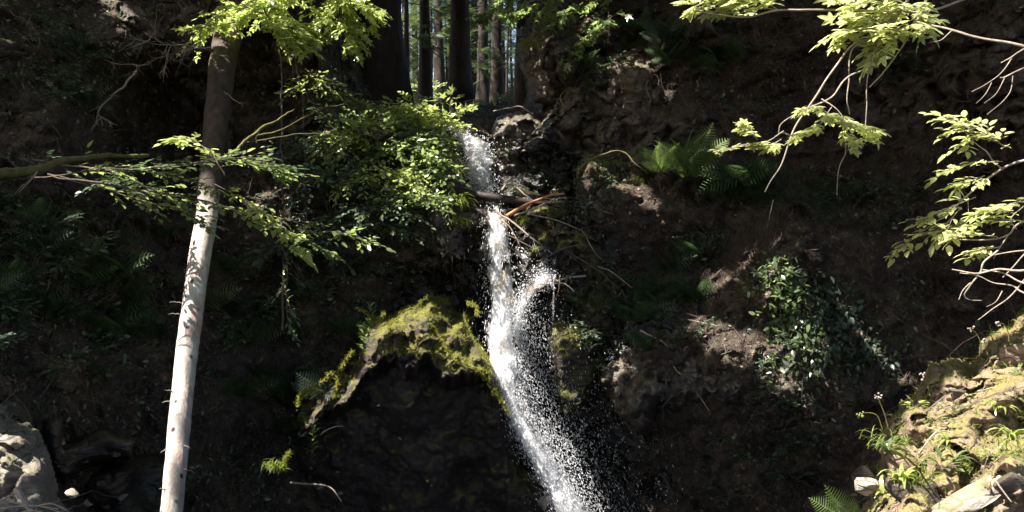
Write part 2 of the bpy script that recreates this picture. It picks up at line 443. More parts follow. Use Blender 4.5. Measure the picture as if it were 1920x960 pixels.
# ================================================================ terrain
CTRL = np.array([
 # left slope
 (-700,-400,11),(-700,0,9),(-700,480,7),(-700,960,5.6),(-700,1500,4.8),(-300,-400,13),(0,-400,15),(300,-400,17),
 (0,-100,11),(0,150,9.6),(0,480,8.4),(0,760,7.3),(0,960,6.6),(0,1500,5.5),(-300,480,7.6),(-300,0,9.6),
 (200,0,11.3),(250,90,11),(200,250,10.4),(200,480,9.6),(200,720,8.9),(200,960,8.2),(300,1500,6.6),
 (380,100,11.6),(340,180,12.6),(350,300,12.8),(450,250,12.2),(450,120,11.9),(420,480,11.2),(420,720,10.4),(420,960,9.6),
 (550,60,12.2),(560,170,12.3),(600,160,12.3),(640,100,13.4),(600,-200,16),(550,-50,12.6),(660,40,14.5),
 (600,400,11.4),(600,600,11.3),(600,900,10.8),(700,230,12.6),(700,330,12),(700,450,11.3),(720,520,11.6),(800,260,12.7),(800,380,11.6),
 (790,440,11.2),(850,440,11.2),(860,520,11.9),(850,650,11.8),(960,520,11.7),(960,700,11.5),(960,960,11.2),(960,1500,9),
 (860,240,13.2),(900,230,13.8),(900,300,12.5),(900,350,11.9),(920,395,11.3),(860,205,15.5),(920,205,16),(860,188,21),(940,192,20),(760,190,18),(760,215,14.5),
 # recess right of the cascade
 (1000,240,13.2),(1020,300,13),(1050,330,12.9),(1000,380,11.8),(1060,400,11.5),(1100,470,11.3),(1060,560,11.7),(1100,700,11.7),(1100,900,11.6),
 # right cliff
 (1000,120,14),(1050,60,13.2),(1100,150,12.6),(1080,240,12.5),(1200,60,12.6),(1200,200,12.1),(1180,300,11.9),(1180,420,11.6),(1200,-400,17),
 (1350,0,11.8),(1350,150,11.7),(1330,280,11.1),(1340,340,11.1),(1340,430,11.6),(1300,540,11.3),(1180,560,11.2),(1250,600,10.9),
 (1200,640,10.5),(1350,620,10.3),(1420,660,9.9),(1500,700,9.7),(1550,720,9.6),(1200,760,10.7),(1350,760,10.2),(1450,820,10.1),(1250,900,10.9),(1150,960,11.4),(1400,960,10.1),(1400,1500,8),
 (1500,-100,12.4),(1500,100,11.4),(1500,300,11),(1450,400,10.9),(1500,440,10),(1460,520,10),(1400,500,11),(1560,560,9.9),(1600,640,9.7),
 (1700,-200,11.5),(1700,100,10.6),(1700,300,10.2),(1700,500,9.9),(1700,680,9.6),(1700,960,8.4),(1650,400,10.2),
 (1920,-100,10),(1920,100,9.3),(1920,400,8.9),(1920,700,8.2),(1920,960,7),(1920,1500,5.5),
 (2300,-400,10),(2700,-400,9.5),(2300,0,8.5),(2700,400,6.5),(2300,480,7.5),(2700,960,5.5),(2300,1500,4.8),(2700,1500,4.5),(1700,-400,15),
], float)
def _rbf():
    P = CTRL[:, :2]/300.0; v = CTRL[:, 2]
    def K(a, b): return np.sqrt(((a[:, None]-b[None])**2).sum(-1)+0.04)
    A = K(P, P); n = len(P)
    B = np.zeros((n+1, n+1)); B[:n, :n] = A-0.004*np.eye(n); B[:n, n] = 1; B[n, :n] = 1
    w = np.linalg.solve(B, np.append(v, 0))
    def f(px, py):
        q = np.stack([np.ravel(px), np.ravel(py)], -1)/300.0; out = np.empty(len(q))
        for s in range(0, len(q), 20000):
            out[s:s+20000] = K(q[s:s+20000], P)@w[:n]+w[n]
        return out
    return f
DEPTH = _rbf()
def smooth(a, b, x): t = np.clip((x-a)/(b-a), 0, 1); return t*t*(3-2*t)

GX = np.arange(-700, 2701, 5.0); GY = np.arange(-420, 1501, 5.0)
gx, gy = np.meshgrid(GX, GY); gx = gx.ravel(); gy = gy.ravel()
gx2 = gx+rng.normal(size=len(gx))*1.0; gy2 = gy+rng.normal(size=len(gy))*1.0
D = DEPTH(gx, gy)
P = atv(gx, gy, D)
rocky = smooth(.0, .5, fbm(P/2.2, 3, 90)+.9*np.exp(-((gx-1150)/220)**2-((gy-190)/150)**2)+.5*np.exp(-((gx-260)/200)**2-((gy-830)/90)**2))
f1, f2, cid = worley(P*np.array([1.5, 1.5, 2.0])+.35*fbm(P*1.5, 2, 8)[:, None], 4)
blocks = (cid-.5)*.5+np.clip((f2-f1)*1.6, 0, .35)
f1b, f2b, cidb = worley(P*np.array([4.2, 4.2, 5.5])+.3*fbm(P*4, 2, 8)[:, None], 9)
blocks2 = (cidb-.5)*.16+np.clip((f2b-f1b), 0, .3)*.3
disp = .30*fbm(P/1.5, 4, 1)+.16*ridged(P*np.array([1.2, 1.2, 2.4]), 4, 2)+.12*fbm(P*5, 4, 3)+.055*ridged(P*12, 3, 6)
sz = P[:, 2]*1.35+.7*fbm(P/1.3, 3, 71)+.3*P[:, 0]*.4; fr_ = sz-np.floor(sz)
sz2 = P[:, 2]*4.1+.9*fbm(P/.6, 3, 72)-.5*P[:, 0]; fr2 = sz2-np.floor(sz2)
led = smooth(-.35, .35, fbm(P/1.8+31, 3, 73))
disp = disp+rocky*(blocks*.95+blocks2*1.3)+led*(.30*fr_**2.2+.09*fr2**2)-.1
disp *= 1-.6*np.exp(-((gx-900)/50)**2)*(gy < 420)
up = .05*fbm(P*4+9, 3, 12)+.03*fbm(P*11, 2, 13)
D2 = D-disp
P2 = P.copy(); u_ = P/np.linalg.norm(P, axis=1)[:, None]
P2 = P2-u_*disp[:, None]; P2[:, 2] += up; P2[:, 0] += .05*fbm(P*4+4, 3, 15)
# hole to the wood above the fall
top = np.interp(gx, [655, 672, 690, 740, 800, 860, 930, 965, 985], [-500, -60, 120, 190, 196, 186, 192, 150, -500])
hole = (gx > 660) & (gx < 985) & (gy < top)
nx, ny = len(GX), len(GY)
I = np.arange(nx*ny).reshape(ny, nx)
q = np.stack([I[:-1, :-1], I[1:, :-1], I[1:, 1:], I[:-1, 1:]], -1).reshape(-1, 4)
q = q[~hole[q].any(1)]
mb = MB(); mb.add(P2, q)
slope = link('ravine_slope', mb, M['ground']); slope.data.materials.append(M['cliff']); slope.data.materials.append(M['darkrock'])
qx, qy = gx[q[:, 0]], gy[q[:, 0]]; qn = fbm(P[q[:, 0]]*2.2, 4, 77)
wet = np.exp(-((qx-1090)/200)**2-((qy-760)/330)**2)+np.exp(-((qx-1000)/90)**2-((qy-330)/110)**2)+.9*np.exp(-((qx-830)/140)**2-((qy-560)/120)**2)
mi = np.where(rocky[q[:, 0]]+.35*qn > .45, 1, 0); mi = np.where(wet+.35*qn > .5, 2, mi)
slope.data.polygons.foreach_set('material_index', mi.astype(np.int32)); tag(slope, 'dark earthy ravine slope', 'slope', kind='structure')
SOLID = [(P2, q)]

# forest floor above the fall and the ground all round
xs = np.linspace(-9, 6, 110); ys = np.linspace(13.2, 42, 150)
X, Y = np.meshgrid(xs, ys); X = X.ravel(); Y = Y.ravel()
Z = 2.05+(Y-13.2)*.235-np.clip(Y-24, 0, 99)*.3-.0045*np.clip(Y-24, 0, 99)**2
Pf = np.stack([X, Y, Z], -1); Pf[:, 2] += .18*fbm(Pf/2, 4, 31)+.04*fbm(Pf*4, 3, 32)-.25*np.exp(-((X+.55)/.5)**2)
J = np.arange(110*150).reshape(150, 110)
qf = np.stack([J[:-1, :-1], J[:-1, 1:], J[1:, 1:], J[1:, :-1]], -1).reshape(-1, 4)
mb = MB(); mb.add(Pf, qf); o = link('forest_floor', mb, M['floor']); tag(o, 'brown forest floor above the waterfall', 'ground', kind='structure')
SOLID.append((Pf, qf))
n = 90; g1 = np.sign(np.linspace(-1, 1, n))*np.abs(np.linspace(-1, 1, n))**3*400
X, Y = np.meshgrid(g1, g1+5); X = X.ravel(); Y = Y.ravel()
Z = -6.2+0*X; Z = np.where(Y < 2.5, -6.2+4.4*smooth(2.8, -1.5, Y), Z)
Pg = np.stack([X, Y, Z+.15*fbm(np.stack([X, Y, 0*X], -1)/3, 3, 41)], -1)
J = np.arange(n*n).reshape(n, n); qg = np.stack([J[:-1, :-1], J[:-1, 1:], J[1:, 1:], J[1:, :-1]], -1).reshape(-1, 4)
mb = MB(); mb.add(Pg, qg); o = link('ground', mb, M['floor']); tag(o, 'brown woodland ground', 'ground', kind='structure')

# ================================================================ rocks built as closed reliefs
def inside(px, py, poly):
    c = np.zeros(len(px), bool); n = len(poly)
    for i in range(n):
        x1, y1 = poly[i]; x2, y2 = poly[(i+1) % n]
        m = ((y1 > py) != (y2 > py)) & (px < (x2-x1)*(py-y1)/((y2-y1) or 1e-9)+x1)
        c ^= m
    return c
def sdist(px, py, poly):
    d = np.full(len(px), 1e9); n = len(poly)
    for i in range(n):
        a = np.array(poly[i], float); b = np.array(poly[(i+1) % n], float); e = b-a
        t = np.clip(((px-a[0])*e[0]+(py-a[1])*e[1])/(e@e+1e-9), 0, 1)
        d = np.minimum(d, np.hypot(px-a[0]-t*e[0], py-a[1]-t*e[1]))
    return np.where(inside(px, py, poly), d, -d)
def relief(poly, Yf, back, Rr, step=4, amp=(.12, .05), wl=(.6, .15), block=(.0, 3.0), seed=1, warp=(8, 40), sharp=.5, strata=0.0):
    """rounded rock: a front face at depth Yf that rolls back by `back` metres at its outline, closed behind"""
    xs_ = [p[0] for p in poly]; ys_ = [p[1] for p in poly]
    X, Y = np.meshgrid(np.arange(min(xs_)-step*4, max(xs_)+step*5, step), np.arange(min(ys_)-step*4, max(ys_)+step*5, step))
    sh = X.shape; X = X.ravel(); Y = Y.ravel()
    w = np.stack([X/warp[1], Y/warp[1], 0*X+seed], -1)
    d = sdist(X+warp[0]*fbm(w, 4, seed), Y+warp[0]*fbm(w+50, 4, seed), poly)
    yf = Yf(X, Y) if callable(Yf) else np.full(len(X), float(Yf))
    t = np.clip(d/Rr, 0, 1)
    roll = (1-(1-(1-t)**2)**sharp)
    dep = yf+back*roll
    p = atv(X, Y, dep)
    ds = amp[0]*fbm(p/wl[0], 4, seed)+amp[1]*ridged(p/wl[1], 3, seed+2)+.25*amp[1]*fbm(p/wl[1]*3, 3, seed+5)
    if strata: ds = ds+strata*ridged(p*np.array([1.3, 1.3, 8])+.3*fbm(p*2, 2, seed)[:, None], 3, seed+9)
    if block[0]:
        a, b, c = worley(p*block[1]+.3*fbm(p*block[1], 2, seed)[:, None], seed)
        ds = ds+block[0]*((c-.5)+np.clip((b-a)*1.4, 0, .4))
    u = p/np.linalg.norm(p, axis=1)[:, None]
    p = p-u*(ds*smooth(-.1, .35, t)+ds*.3)[:, None]
    p[:, 2] += .25*amp[0]*fbm(p/wl[1]+7, 3, seed+8)
    I = np.arange(len(X)).reshape(sh)
    q = np.stack([I[:-1, :-1], I[1:, :-1], I[1:, 1:], I[:-1, 1:]], -1).reshape(-1, 4)
    q = q[(d[q] > 0).all(1)]
    used, inv = np.unique(q, return_inverse=True); q = inv.reshape(q.shape); p = p[used]
    # closed back: shrunken copy further away
    bx = 960+p[:, 0]/p[:, 1]*F; by = 480-p[:, 2]/p[:, 1]*F
    bk = atv(bx.mean()+(bx-bx.mean())*.8, by.mean()+(by-by.mean())*.8, p[:, 1].max()+.15+.2*(p[:, 1].max()-p[:, 1]))
    e = {}
    for a in range(4):
        for s_, t_ in zip(q[:, a], q[:, (a+1) % 4]): e[(s_, t_)] = e.get((s_, t_), 0)+1
    bd = [(s_, t_) for (s_, t_) in e if (t_, s_) not in e]
    m = MB(); nv = len(p)
    m.add(np.vstack([p, bk]), np.array([(b, a, a+nv, b+nv) for a, b in bd]))
    m.f.append(q); m.f.append(q[:, ::-1]+nv)
    return m, p, q
def const(v): return lambda X, Y: np.full(len(X), float(v))
def rbf(ctrl):
    C = np.array(ctrl, float)
    def f(X, Y):
        w = 1/(((X[:, None]-C[None, :, 0])**2+(Y[:, None]-C[None, :, 1])**2)/1e4+.02)**1.6
        return (w*C[None, :, 2]).sum(1)/w.sum(1)
    return f
def relief_rock(name, label, cat, poly, Yf, back, Rr, mat, group=None, **kw):
    m, p, q = relief(poly, Yf, back, Rr, **kw)
    loc = p.mean(0); loc[2] = p[:, 2].min()
    t = thing(name, label, cat, loc, group)
    part('rock_body', m, mat, t)
    SOLID.append((p, q))
    return t, (p, q)

def freerock(name, label, cat, c, s, mat, seed, group=None, planes=13, rot=0, cutat=(.3, .75), solid=True):
    r_ = np.random.default_rng(seed); v, f = ICO4 if max(s) > .12 else ICO3
    v = v.copy()
    for k in range(planes):
        nrm = unit(r_.normal(size=3)); h = r_.uniform(*cutat)
        dd = v@nrm; v = v-np.outer(np.clip(dd-h, 0, None)*.96, nrm)
    v = v*(1+.05*fbm(v*2+seed, 4, seed)[:, None])+.025*fbm(v*9+seed, 3, seed)[:, None]*v
    v = v*np.array(s); ca, sa = math.cos(rot), math.sin(rot)
    v = np.stack([v[:, 0]*ca-v[:, 2]*sa, v[:, 1], v[:, 0]*sa+v[:, 2]*ca], -1)+np.array(c)
    m = MB(); m.add(v, f); loc = np.array(c)
    o = link(name, m, mat, loc); tag(o, label, cat, group)
    if solid: SOLID.append((v, f))
    return o, (v, f)

RK = {}
def ledgeY(X, Y):
    lip = np.interp(X, [540, 600, 650, 690, 740, 800, 850, 900, 940, 975, 1010], [800, 748, 712, 668, 655, 662, 676, 694, 726, 775, 860])
    lip = lip+26*fbm(np.stack([X/38, Y*0, X*0+2], -1), 4, 6)
    lip = lip+14
    topd = np.interp(X, [540, 680, 780, 900, 960, 1050], [9.75, 9.45, 9.3, 9.55, 9.8, 10.1])
    rb = ridged(np.stack([X/70+Y/160, Y/60, 0*X+3], -1), 3, 5)
    a = topd+np.clip(lip-Y, 0, 200)/100*1.0-.3*rb*smooth(0, 40, lip-Y)
    b = topd+.8*smooth(-3, 30, Y-lip)+.4*smooth(40, 260, Y-lip)+.25*fbm(np.stack([X/110, Y/150, X*0+9], -1), 3, 8)
    return np.where(Y < lip, a, b)
RK['ledge'] = relief_rock('rock_outcrop', 'big dark rock outcrop with a mossy sloping top beside the main fall', 'rock outcrop',
  [(470,1100),(515,960),(540,880),(556,800),(566,756),(600,742),(628,712),(652,704),(668,668),(676,612),(700,592),(728,588),(752,566),(796,562),(808,546),(846,562),(862,588),(884,600),(890,636),(908,655),(930,688),(952,735),(966,770),(978,800),(972,850),(1000,880),(1035,900),(1048,960),(1060,1100)],
  ledgeY, 1.2, 60, M['outcrop'], step=3, amp=(.12, .08), wl=(.7, .2), block=(.1, 1.8), seed=21, warp=(9, 30))
_unused = (rbf([(700,660,9.6),(780,575,10.4),(850,590,10.5),(820,630,10.0),(780,660,9.6),(860,690,9.6),(920,700,9.9),(720,690,9.35),(820,705,9.35),(640,720,9.7),(700,760,9.75),(820,770,9.75),(900,760,9.8),(780,900,9.7),(900,900,9.9),(600,900,9.5),(700,1000,9.4),(560,860,10),(960,820,10.3),(1000,960,10.2)]),
  1.2)
RK['mound'] = relief_rock('rock_mound', 'brown overhanging rock mound with a mossy rim right of the stream pool', 'rock',
  [(1060,420),(1080,360),(1075,320),(1100,296),(1150,280),(1200,284),(1230,320),(1300,350),(1380,380),(1370,480),(1300,520),(1180,520),(1100,470)],
  rbf([(1100,330,11.4),(1150,300,11.6),(1180,400,11.3),(1250,450,11.4),(1300,380,11.2)]), 1.0, 45, M['ground'], amp=(.14, .08), wl=(.5, .18), block=(.1, 3), seed=33, warp=(10, 50))
RK['debris'] = relief_rock('mossy_rock', 'moss covered rock shelf strewn with twigs just right of the main fall', 'rock',
  [(955,400),(1000,384),(1060,375),(1100,400),(1130,440),(1150,500),(1170,560),(1150,620),(1090,620),(1050,560),(1035,525),(1010,480),(975,440)],
  rbf([(980,410,11.2),(1060,400,11.3),(1080,470,11),(1120,560,10.9),(1030,480,11)]), .8, 30, M['mossrock'], step=3, amp=(.13, .1), wl=(.4, .14), block=(.2, 4), strata=.06, seed=35, warp=(8, 30))
RK['shelf'] = relief_rock('mossy_rock', 'small mossy rock with a white lit top under the thin trickle', 'rock',
  [(1026,640),(1030,604),(1050,592),(1082,600),(1110,640),(1125,700),(1100,780),(1060,800),(1040,740),(1034,690)],
  rbf([(1055,605,11.0),(1060,640,10.7),(1080,720,10.8)]), .7, 24, M['mossrock'], step=3, amp=(.08, .05), wl=(.3, .12), seed=36, warp=(4, 20))
RK['pool'] = relief_rock('boulder', 'dark rounded boulder topped by a sunlit slab beside the upper cascade', 'boulder',
  [(918,330),(922,280),(915,245),(930,216),(975,206),(1010,212),(1050,250),(1080,300),(1060,345),(1000,350),(950,345)],
  rbf([(940,230,12.9),(1000,230,12.9),(950,300,12.5),(1020,300,12.6)]), .8, 26, M['wetslate'], step=3, amp=(.1, .08), wl=(.4, .14), block=(.16, 3.5), strata=.07, seed=37, warp=(5, 25))
RK['left'] = relief_rock('boulder', 'large grey boulder with layered cracks standing at the foot of the left slope', 'boulder',
  [(-260,1100),(-260,800),(-120,752),(-20,752),(12,762),(20,780),(50,790),(78,806),(92,850),(104,890),(112,930),(135,965),(140,1100)],
  rbf([(-50,780,5.3),(60,820,5.2),(0,900,4.9),(90,930,4.95),(40,1000,4.7),(-150,900,4.8)]), .9, 50, M['grey'], step=3, amp=(.06, .05), wl=(.6, .16), block=(.12, 2.6), strata=.05, seed=38, warp=(5, 30))
RK['leftb'] = relief_rock('boulder', 'dark smooth boulder half buried between the grey boulder and the fallen trunk', 'boulder',
  [(110,900),(180,870),(240,850),(300,845),(340,870),(360,960),(360,1100),(140,1100)],
  rbf([(200,890,8.0),(300,900,8.7),(250,1000,8.2)]), .8, 50, M['darkrock'], step=4, amp=(.05, .03), wl=(.6, .2), seed=39, warp=(5, 30))
RK['leftc'] = relief_rock('boulder', 'dark upright boulder behind the grey boulder', 'boulder',
  [(82,880),(80,800),(92,778),(120,780),(125,830),(200,800),(260,820),(250,860),(160,880),(120,920)],
  rbf([(100,800,7.3),(180,830,7.8)]), .6, 24, M['darkrock'], step=4, amp=(.05, .03), wl=(.4, .12), seed=40, warp=(4, 30))
RK['knob'] = relief_rock('boulder', 'upright pale boulder with a moss cap at the top edge of the right cliff', 'boulder',
  [(968,90),(985,70),(1005,42),(1040,30),(1070,50),(1080,110),(1070,170),(1040,200),(1000,200),(985,150)],
  rbf([(990,90,13.1),(1020,50,13.2),(1040,120,12.9)]), .9, 28, M['rock'], step=3, amp=(.1, .05), wl=(.4, .12), block=(.12, 3), seed=41, warp=(5, 22))
RK['knob2'] = relief_rock('boulder', 'brown cracked boulder with a shadowed hollow high on the right cliff', 'boulder',
  [(1035,200),(1060,150),(1110,110),(1180,95),(1240,110),(1270,160),(1260,230),(1200,270),(1120,285),(1060,260)],
  rbf([(1080,180,12.3),(1130,150,12.2),(1095,190,13.0),(1200,160,11.9),(1180,240,12)]), .8, 40, M['rock'], step=4, amp=(.14, .08), wl=(.45, .15), block=(.22, 2.2), seed=42, warp=(8, 30))
RK['spur'] = relief_rock('rock_ledge', 'dimly lit brown rock ledge jutting from the right slope below the ivy', 'rock ledge',
  [(1120,700),(1150,660),(1210,636),(1270,640),(1310,622),(1370,628),(1420,650),(1480,690),(1540,725),(1510,775),(1420,770),(1330,745),(1260,770),(1200,810),(1150,770)],
  rbf([(1160,690,10.6),(1300,640,10.5),(1300,700,10.0),(1400,660,10.0),(1400,730,9.7),(1500,730,9.6),(1220,740,10.2)]), .8, 34, M['wetslate'], amp=(.16, .12), wl=(.45, .16), block=(.16, 3.2), strata=.06, seed=44, warp=(12, 40))
RK['rib'] = relief_rock('rock_ledge', 'narrow pale rock rib slanting down the right slope to the ivy', 'rock ledge',
  [(1415,575),(1425,520),(1450,480),(1480,446),(1530,425),(1550,445),(1520,480),(1490,520),(1470,570),(1440,600)],
  rbf([(1440,540,9.8),(1490,470,9.8),(1520,440,10)]), .6, 24, M['slate'], step=3, amp=(.1, .08), wl=(.35, .12), block=(.1, 4), strata=.04, seed=45, warp=(9, 30))
RK['bank'] = relief_rock('rocky_bank', 'sunlit tan rock bank grown with moss and weeds in the lower right corner', 'rocky bank',
  [(1560,1250),(1590,1000),(1625,930),(1640,880),(1655,850),(1660,790),(1684,762),(1710,738),(1728,712),(1742,686),(1765,674),(1803,676),(1822,690),(1830,660),(1850,634),(1885,615),(1925,575),(2000,530),(2200,500),(2500,520),(2500,1250)],
  rbf([(1700,820,3.75),(1660,900,3.55),(1780,740,4.0),(1900,660,4.1),(1850,800,3.6),(1920,760,3.7),(1800,880,3.35),(1900,900,3.15),(1700,960,3.2),(1620,980,3.3),(2100,700,3.7),(2200,1000,2.7),(1800,1050,2.8)]),
  1.3, 90, M['tan'], step=3, amp=(.05, .06), wl=(.3, .11), block=(.16, 3.4), strata=.03, seed=52, warp=(9, 30))
BANK = RK['bank'][1]

def bvh_of(lst):
    vs = []; fs = []; n = 0
    for v, f in lst:
        vs.append(v); f = np.asarray(f)
        fs.append((f+n)); n += len(v)
    V = np.concatenate(vs); Fl = []
    for a in fs: Fl += a.tolist()
    return BVHTree.FromPolygons(V.tolist(), Fl)
BV = bvh_of(SOLID)
def hit(px, py):
    d = Vector(((px-960)/F, 1, (480-py)/F)).normalized()
    p, n, i, t = BV.ray_cast(Vector((0, 0, 0)), d)
    if p is None: return None, None
    n = np.array(n); n = n if n@np.array(d) < 0 else -n
    return np.array(p), n
def sample(pq, n, cond=None):
    v, f = pq; f = np.asarray(f)
    a, b, c = v[f[:, 0]], v[f[:, 1]], v[f[:, 2]]
    nr = np.cross(b-a, c-a); ar = np.linalg.norm(nr, axis=1)
    k = rng.choice(len(f), n, p=ar/ar.sum())
    r1, r2 = rng.random((2, n, 1)); s = r1+r2 > 1; r1 = np.where(s, 1-r1, r1); r2 = np.where(s, 1-r2, r2)
    p = a[k]+(b-a)[k]*r1+((v[f[:, -1]]-a)[k] if f.shape[1] == 4 else (c-a)[k])*r2
    nn = unit(nr[k]); flip = (nn*p).sum(1) > 0; nn[flip] *= -1
    if cond is not None:
        m = cond(p, nn); p, nn = p[m], nn[m]
    return p, nn
def px_of(p): return 960+p[:, 0]/p[:, 1]*F, 480-p[:, 2]/p[:, 1]*F
# ================================================================ plant builders
def rot2(v, a):
    ca, sa = math.cos(a), math.sin(a); return np.array([v[0]*ca-v[1]*sa, v[0]*sa+v[1]*ca, v[2]])
def leafy(W, L, path, r0, r1, ntw=8, twl=.35, nleaf=6, size=.08, tpl=OVATE, flat=.35, t0=.15, droop=.15, sides=5, seed=1, end=True, wob=0):
    """a branch with side twigs that carry leaves in more or less level sprays"""
    g = np.random.default_rng(seed); path = np.asarray(path, float)
    tube(W, path, r0, r1, sides, wob=wob)
    n = len(path); tan = unit(np.gradient(path, axis=0)); D_ = []; P_ = []; S_ = []
    tw = [(t0+(1-t0)*(k+.5)/ntw, (1 if k % 2 else -1)) for k in range(ntw)]
    if end: tw.append((1.0, 0))
    for t, sd in tw:
        i = min(n-1, int(t*(n-1))); p = path[i]; tg = tan[i]
        side = unit(np.cross(tg, [0, 0, 1.0]))
        d = unit(tg*.7+side*sd*g.uniform(.6, 1.1)+g.normal(size=3)*.2+np.array([0, 0, .05]))
        ln = twl*(1.1-.45*t)*g.uniform(.6, 1.2)
        s = np.linspace(0, 1, 6)[:, None]
        tp = p+d*ln*s+np.array([0, 0, -droop*ln])*s**2+g.normal(size=(6, 3))*ln*.025*s
        tube(W, tp, r1*.7+.0008, .0008, 4, cap=False)
        sd2 = unit(np.cross(d, [0, 0, 1.0]))
        m = max(2, int(nleaf*g.uniform(.7, 1.2)))
        for k in range(m):
            u = (k+1)/m; q = p+d*ln*u+np.array([0, 0, -droop*ln])*u*u
            a = (1 if k % 2 else -1)*g.uniform(.5, 1.1) if k < m-1 else 0
            P_.append(q+g.normal(size=3)*.004); D_.append(unit(d+sd2*a+g.normal(size=3)*.15+np.array([0, 0, -.12]))); S_.append(size*g.uniform(.6, 1.15))
    P_ = np.array(P_); D_ = np.array(D_); S_ = np.array(S_)
    up = unit(np.array([0, 0, 1.0])+g.normal(size=P_.shape)*flat)
    L.inst(tpl[0], tpl[1], frames(D_, up, S_), P_)
def fern(W, L, base, nf=8, ln=.5, face=(0, -1), spread=150, rise=.55, tpl=FROND, seed=1, up=0.0):
    g = np.random.default_rng(seed); a0 = math.atan2(face[1], face[0])
    d = []; s = []
    for k in range(nf):
        a = a0+R(spread)*((k+.5)/nf-.5)+g.normal()*.15
        d.append([math.cos(a), math.sin(a), rise+g.normal()*.22]); s.append(ln*g.uniform(.65, 1.1))
    d = unit(np.array(d)); s = np.array(s)
    upv = np.tile([face[0]*.5, -.75, .8], (nf, 1))+g.normal(size=(nf, 3))*.2
    L.inst(tpl[0], tpl[1], frames(d, upv, s), np.tile(base, (nf, 1))+g.normal(size=(nf, 3))*.01)
    for k in range(nf): tube(W, np.array([base+np.array([0, 0, -.03]), base+d[k]*s[k]*.05]), .004, .003, 4)
def twiggy(W, path, r, n=6, ln=.3, lv=2, seed=1, spread=.7, grav=-.1):
    g = np.random.default_rng(seed)
    tube(W, path, r, r*.35, 5 if r > .006 else 4)
    if lv == 0: return
    path = np.asarray(path); tan = unit(np.gradient(path, axis=0))
    for k in range(n):
        i = int(g.uniform(.15, .98)*(len(path)-1)); d = unit(tan[i]+g.normal(size=3)*spread+np.array([0, 0, grav]))
        l_ = ln*g.uniform(.4, 1.1); s = np.linspace(0, 1, 7)[:, None]
        bend = g.normal(size=3)*.25
        pp = path[i]+(d*s+bend*s*s)*l_+g.normal(size=(7, 3))*l_*.02
        twiggy(W, pp, r*.5, max(2, n-2), ln*.5, lv-1, seed*7+k, spread, grav)
def ppath(pts, n=8, jit=.0):
    p = crom([at(*a) for a in pts], n)
    if jit: p = p+np.stack([fbm(p*6+k*9, 3, 70+k) for k in range(3)], -1)*jit
    return p
def onwall(px, py, out=0.0):
    p, n = hit(px, py)
    return p+n*out, n
def plant_thing(name, label, cat, base, W, L, wm, lm, group=None, wn='stem', ln='foliage'):
    t = thing(name, label, cat, base, group)
    if W.n: part(wn, W, wm, t)
    part(ln, L, lm, t)
    return t

# ================================================================ the fallen bare trunk
pth = ppath([(316,1010,7.45),(322,960,7.6),(346,700,8.35),(372,500,9.05),(388,400,9.45),(403,250,10.1),(418,120,10.75),(436,20,11.6)], 10)
t = thing('fallen_tree', 'long pale bare trunk leaning against the left slope, sunlit below and shaded above', 'fallen tree', pth[0])
W = MB()
n = len(pth); tt = np.linspace(0, 1, n)
px_w = np.interp(tt, [0, .35, .6, .72, 1], [41, 40, 39, 43, 54]); rad = px_w/2/F*pth[:, 1]
tan = unit(np.gradient(pth, axis=0)); q1 = unit(np.cross(tan, [0, 1.0, 0])); q2 = np.cross(tan, q1)
N_ = 26; a = np.linspace(0, 2*math.pi, N_, endpoint=False)
dense = np.linspace(0, n-1, 150)
def rs(A): return np.stack([np.interp(dense, np.arange(n), A[:, k]) for k in range(3)], -1)
pd, q1, q2 = rs(pth), rs(q1), rs(q2); rd = np.interp(dense, np.arange(n), rad)
V = pd[:, None]+rd[:, None, None]*(np.cos(a)[None, :, None]*q1[:, None]+np.sin(a)[None, :, None]*q2[:, None])
V = V.reshape(-1, 3); c = np.repeat(pd, N_, 0)
V = c+(V-c)*(1+.05*fbm(V*np.array([5, 5, 1.5]), 4, 3)+.02*fbm(V*22, 2, 4))[:, None]
i = np.arange(149)[:, None]*N_; k = np.arange(N_)[None]
W.add(V, np.stack([i+k, i+(k+1) % N_, i+N_+(k+1) % N_, i+N_+k], -1).reshape(-1, 4))
W.add(np.vstack([V[:N_], pd[:1]]), np.array([[(k+1) % N_, k, N_] for k in range(N_)]))
W.add(np.vstack([V[-N_:], pd[-1:]]), np.array([[k, (k+1) % N_, N_] for k in range(N_)]))
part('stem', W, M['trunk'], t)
for (x, y, dx, dy) in [(326,750,-22,4),(322,745,-12,-14),(334,568,-16,-2),(330,587,-14,2),(352,640,10,-8),(318,918,-20,-2),(310,840,-8,8),(357,880,10,8),(346,830,10,10),(388,420,12,-10),(366,470,-12,-4),(312,950,-14,12),(425,300,18,-16)]:
    k = int(np.argmin(np.abs(960+pd[:, 0]/pd[:, 1]*F-x)+np.abs(480-pd[:, 2]/pd[:, 1]*F-y)))
    b = pd[k]; Wn = MB(); e = at(x+dx, y+dy, b[1]-.12); s0 = b+unit(e-b)*rd[k]*.8
    tube(Wn, crom([s0, (s0+e)/2+[0, 0, .01], e], 4), .009, .002, 5, jitter=.003)
    part('branch_stub', Wn, M['twig'], t)

# ================================================================ branches and saplings on the left
t = thing('mossy_branch', 'thick moss covered branch jutting in from the left edge over the slope', 'branch', at(-60, 335, 7.0))
W = MB(); tube(W, ppath([(-60,325,7.0),(0,324,7.2),(70,320,7.45),(130,302,7.7),(200,293,8.0),(280,290,8.4)], 10, .02), .052, .018, 10, wob=.18); part('limb', W, M['twigm'], t)
W = MB(); twiggy(W, ppath([(70,322,7.4),(60,335,7.3),(36,360,7.2)], 5), .008, 3, .2, 1, 3); part('twig', W, M['twig'], t)

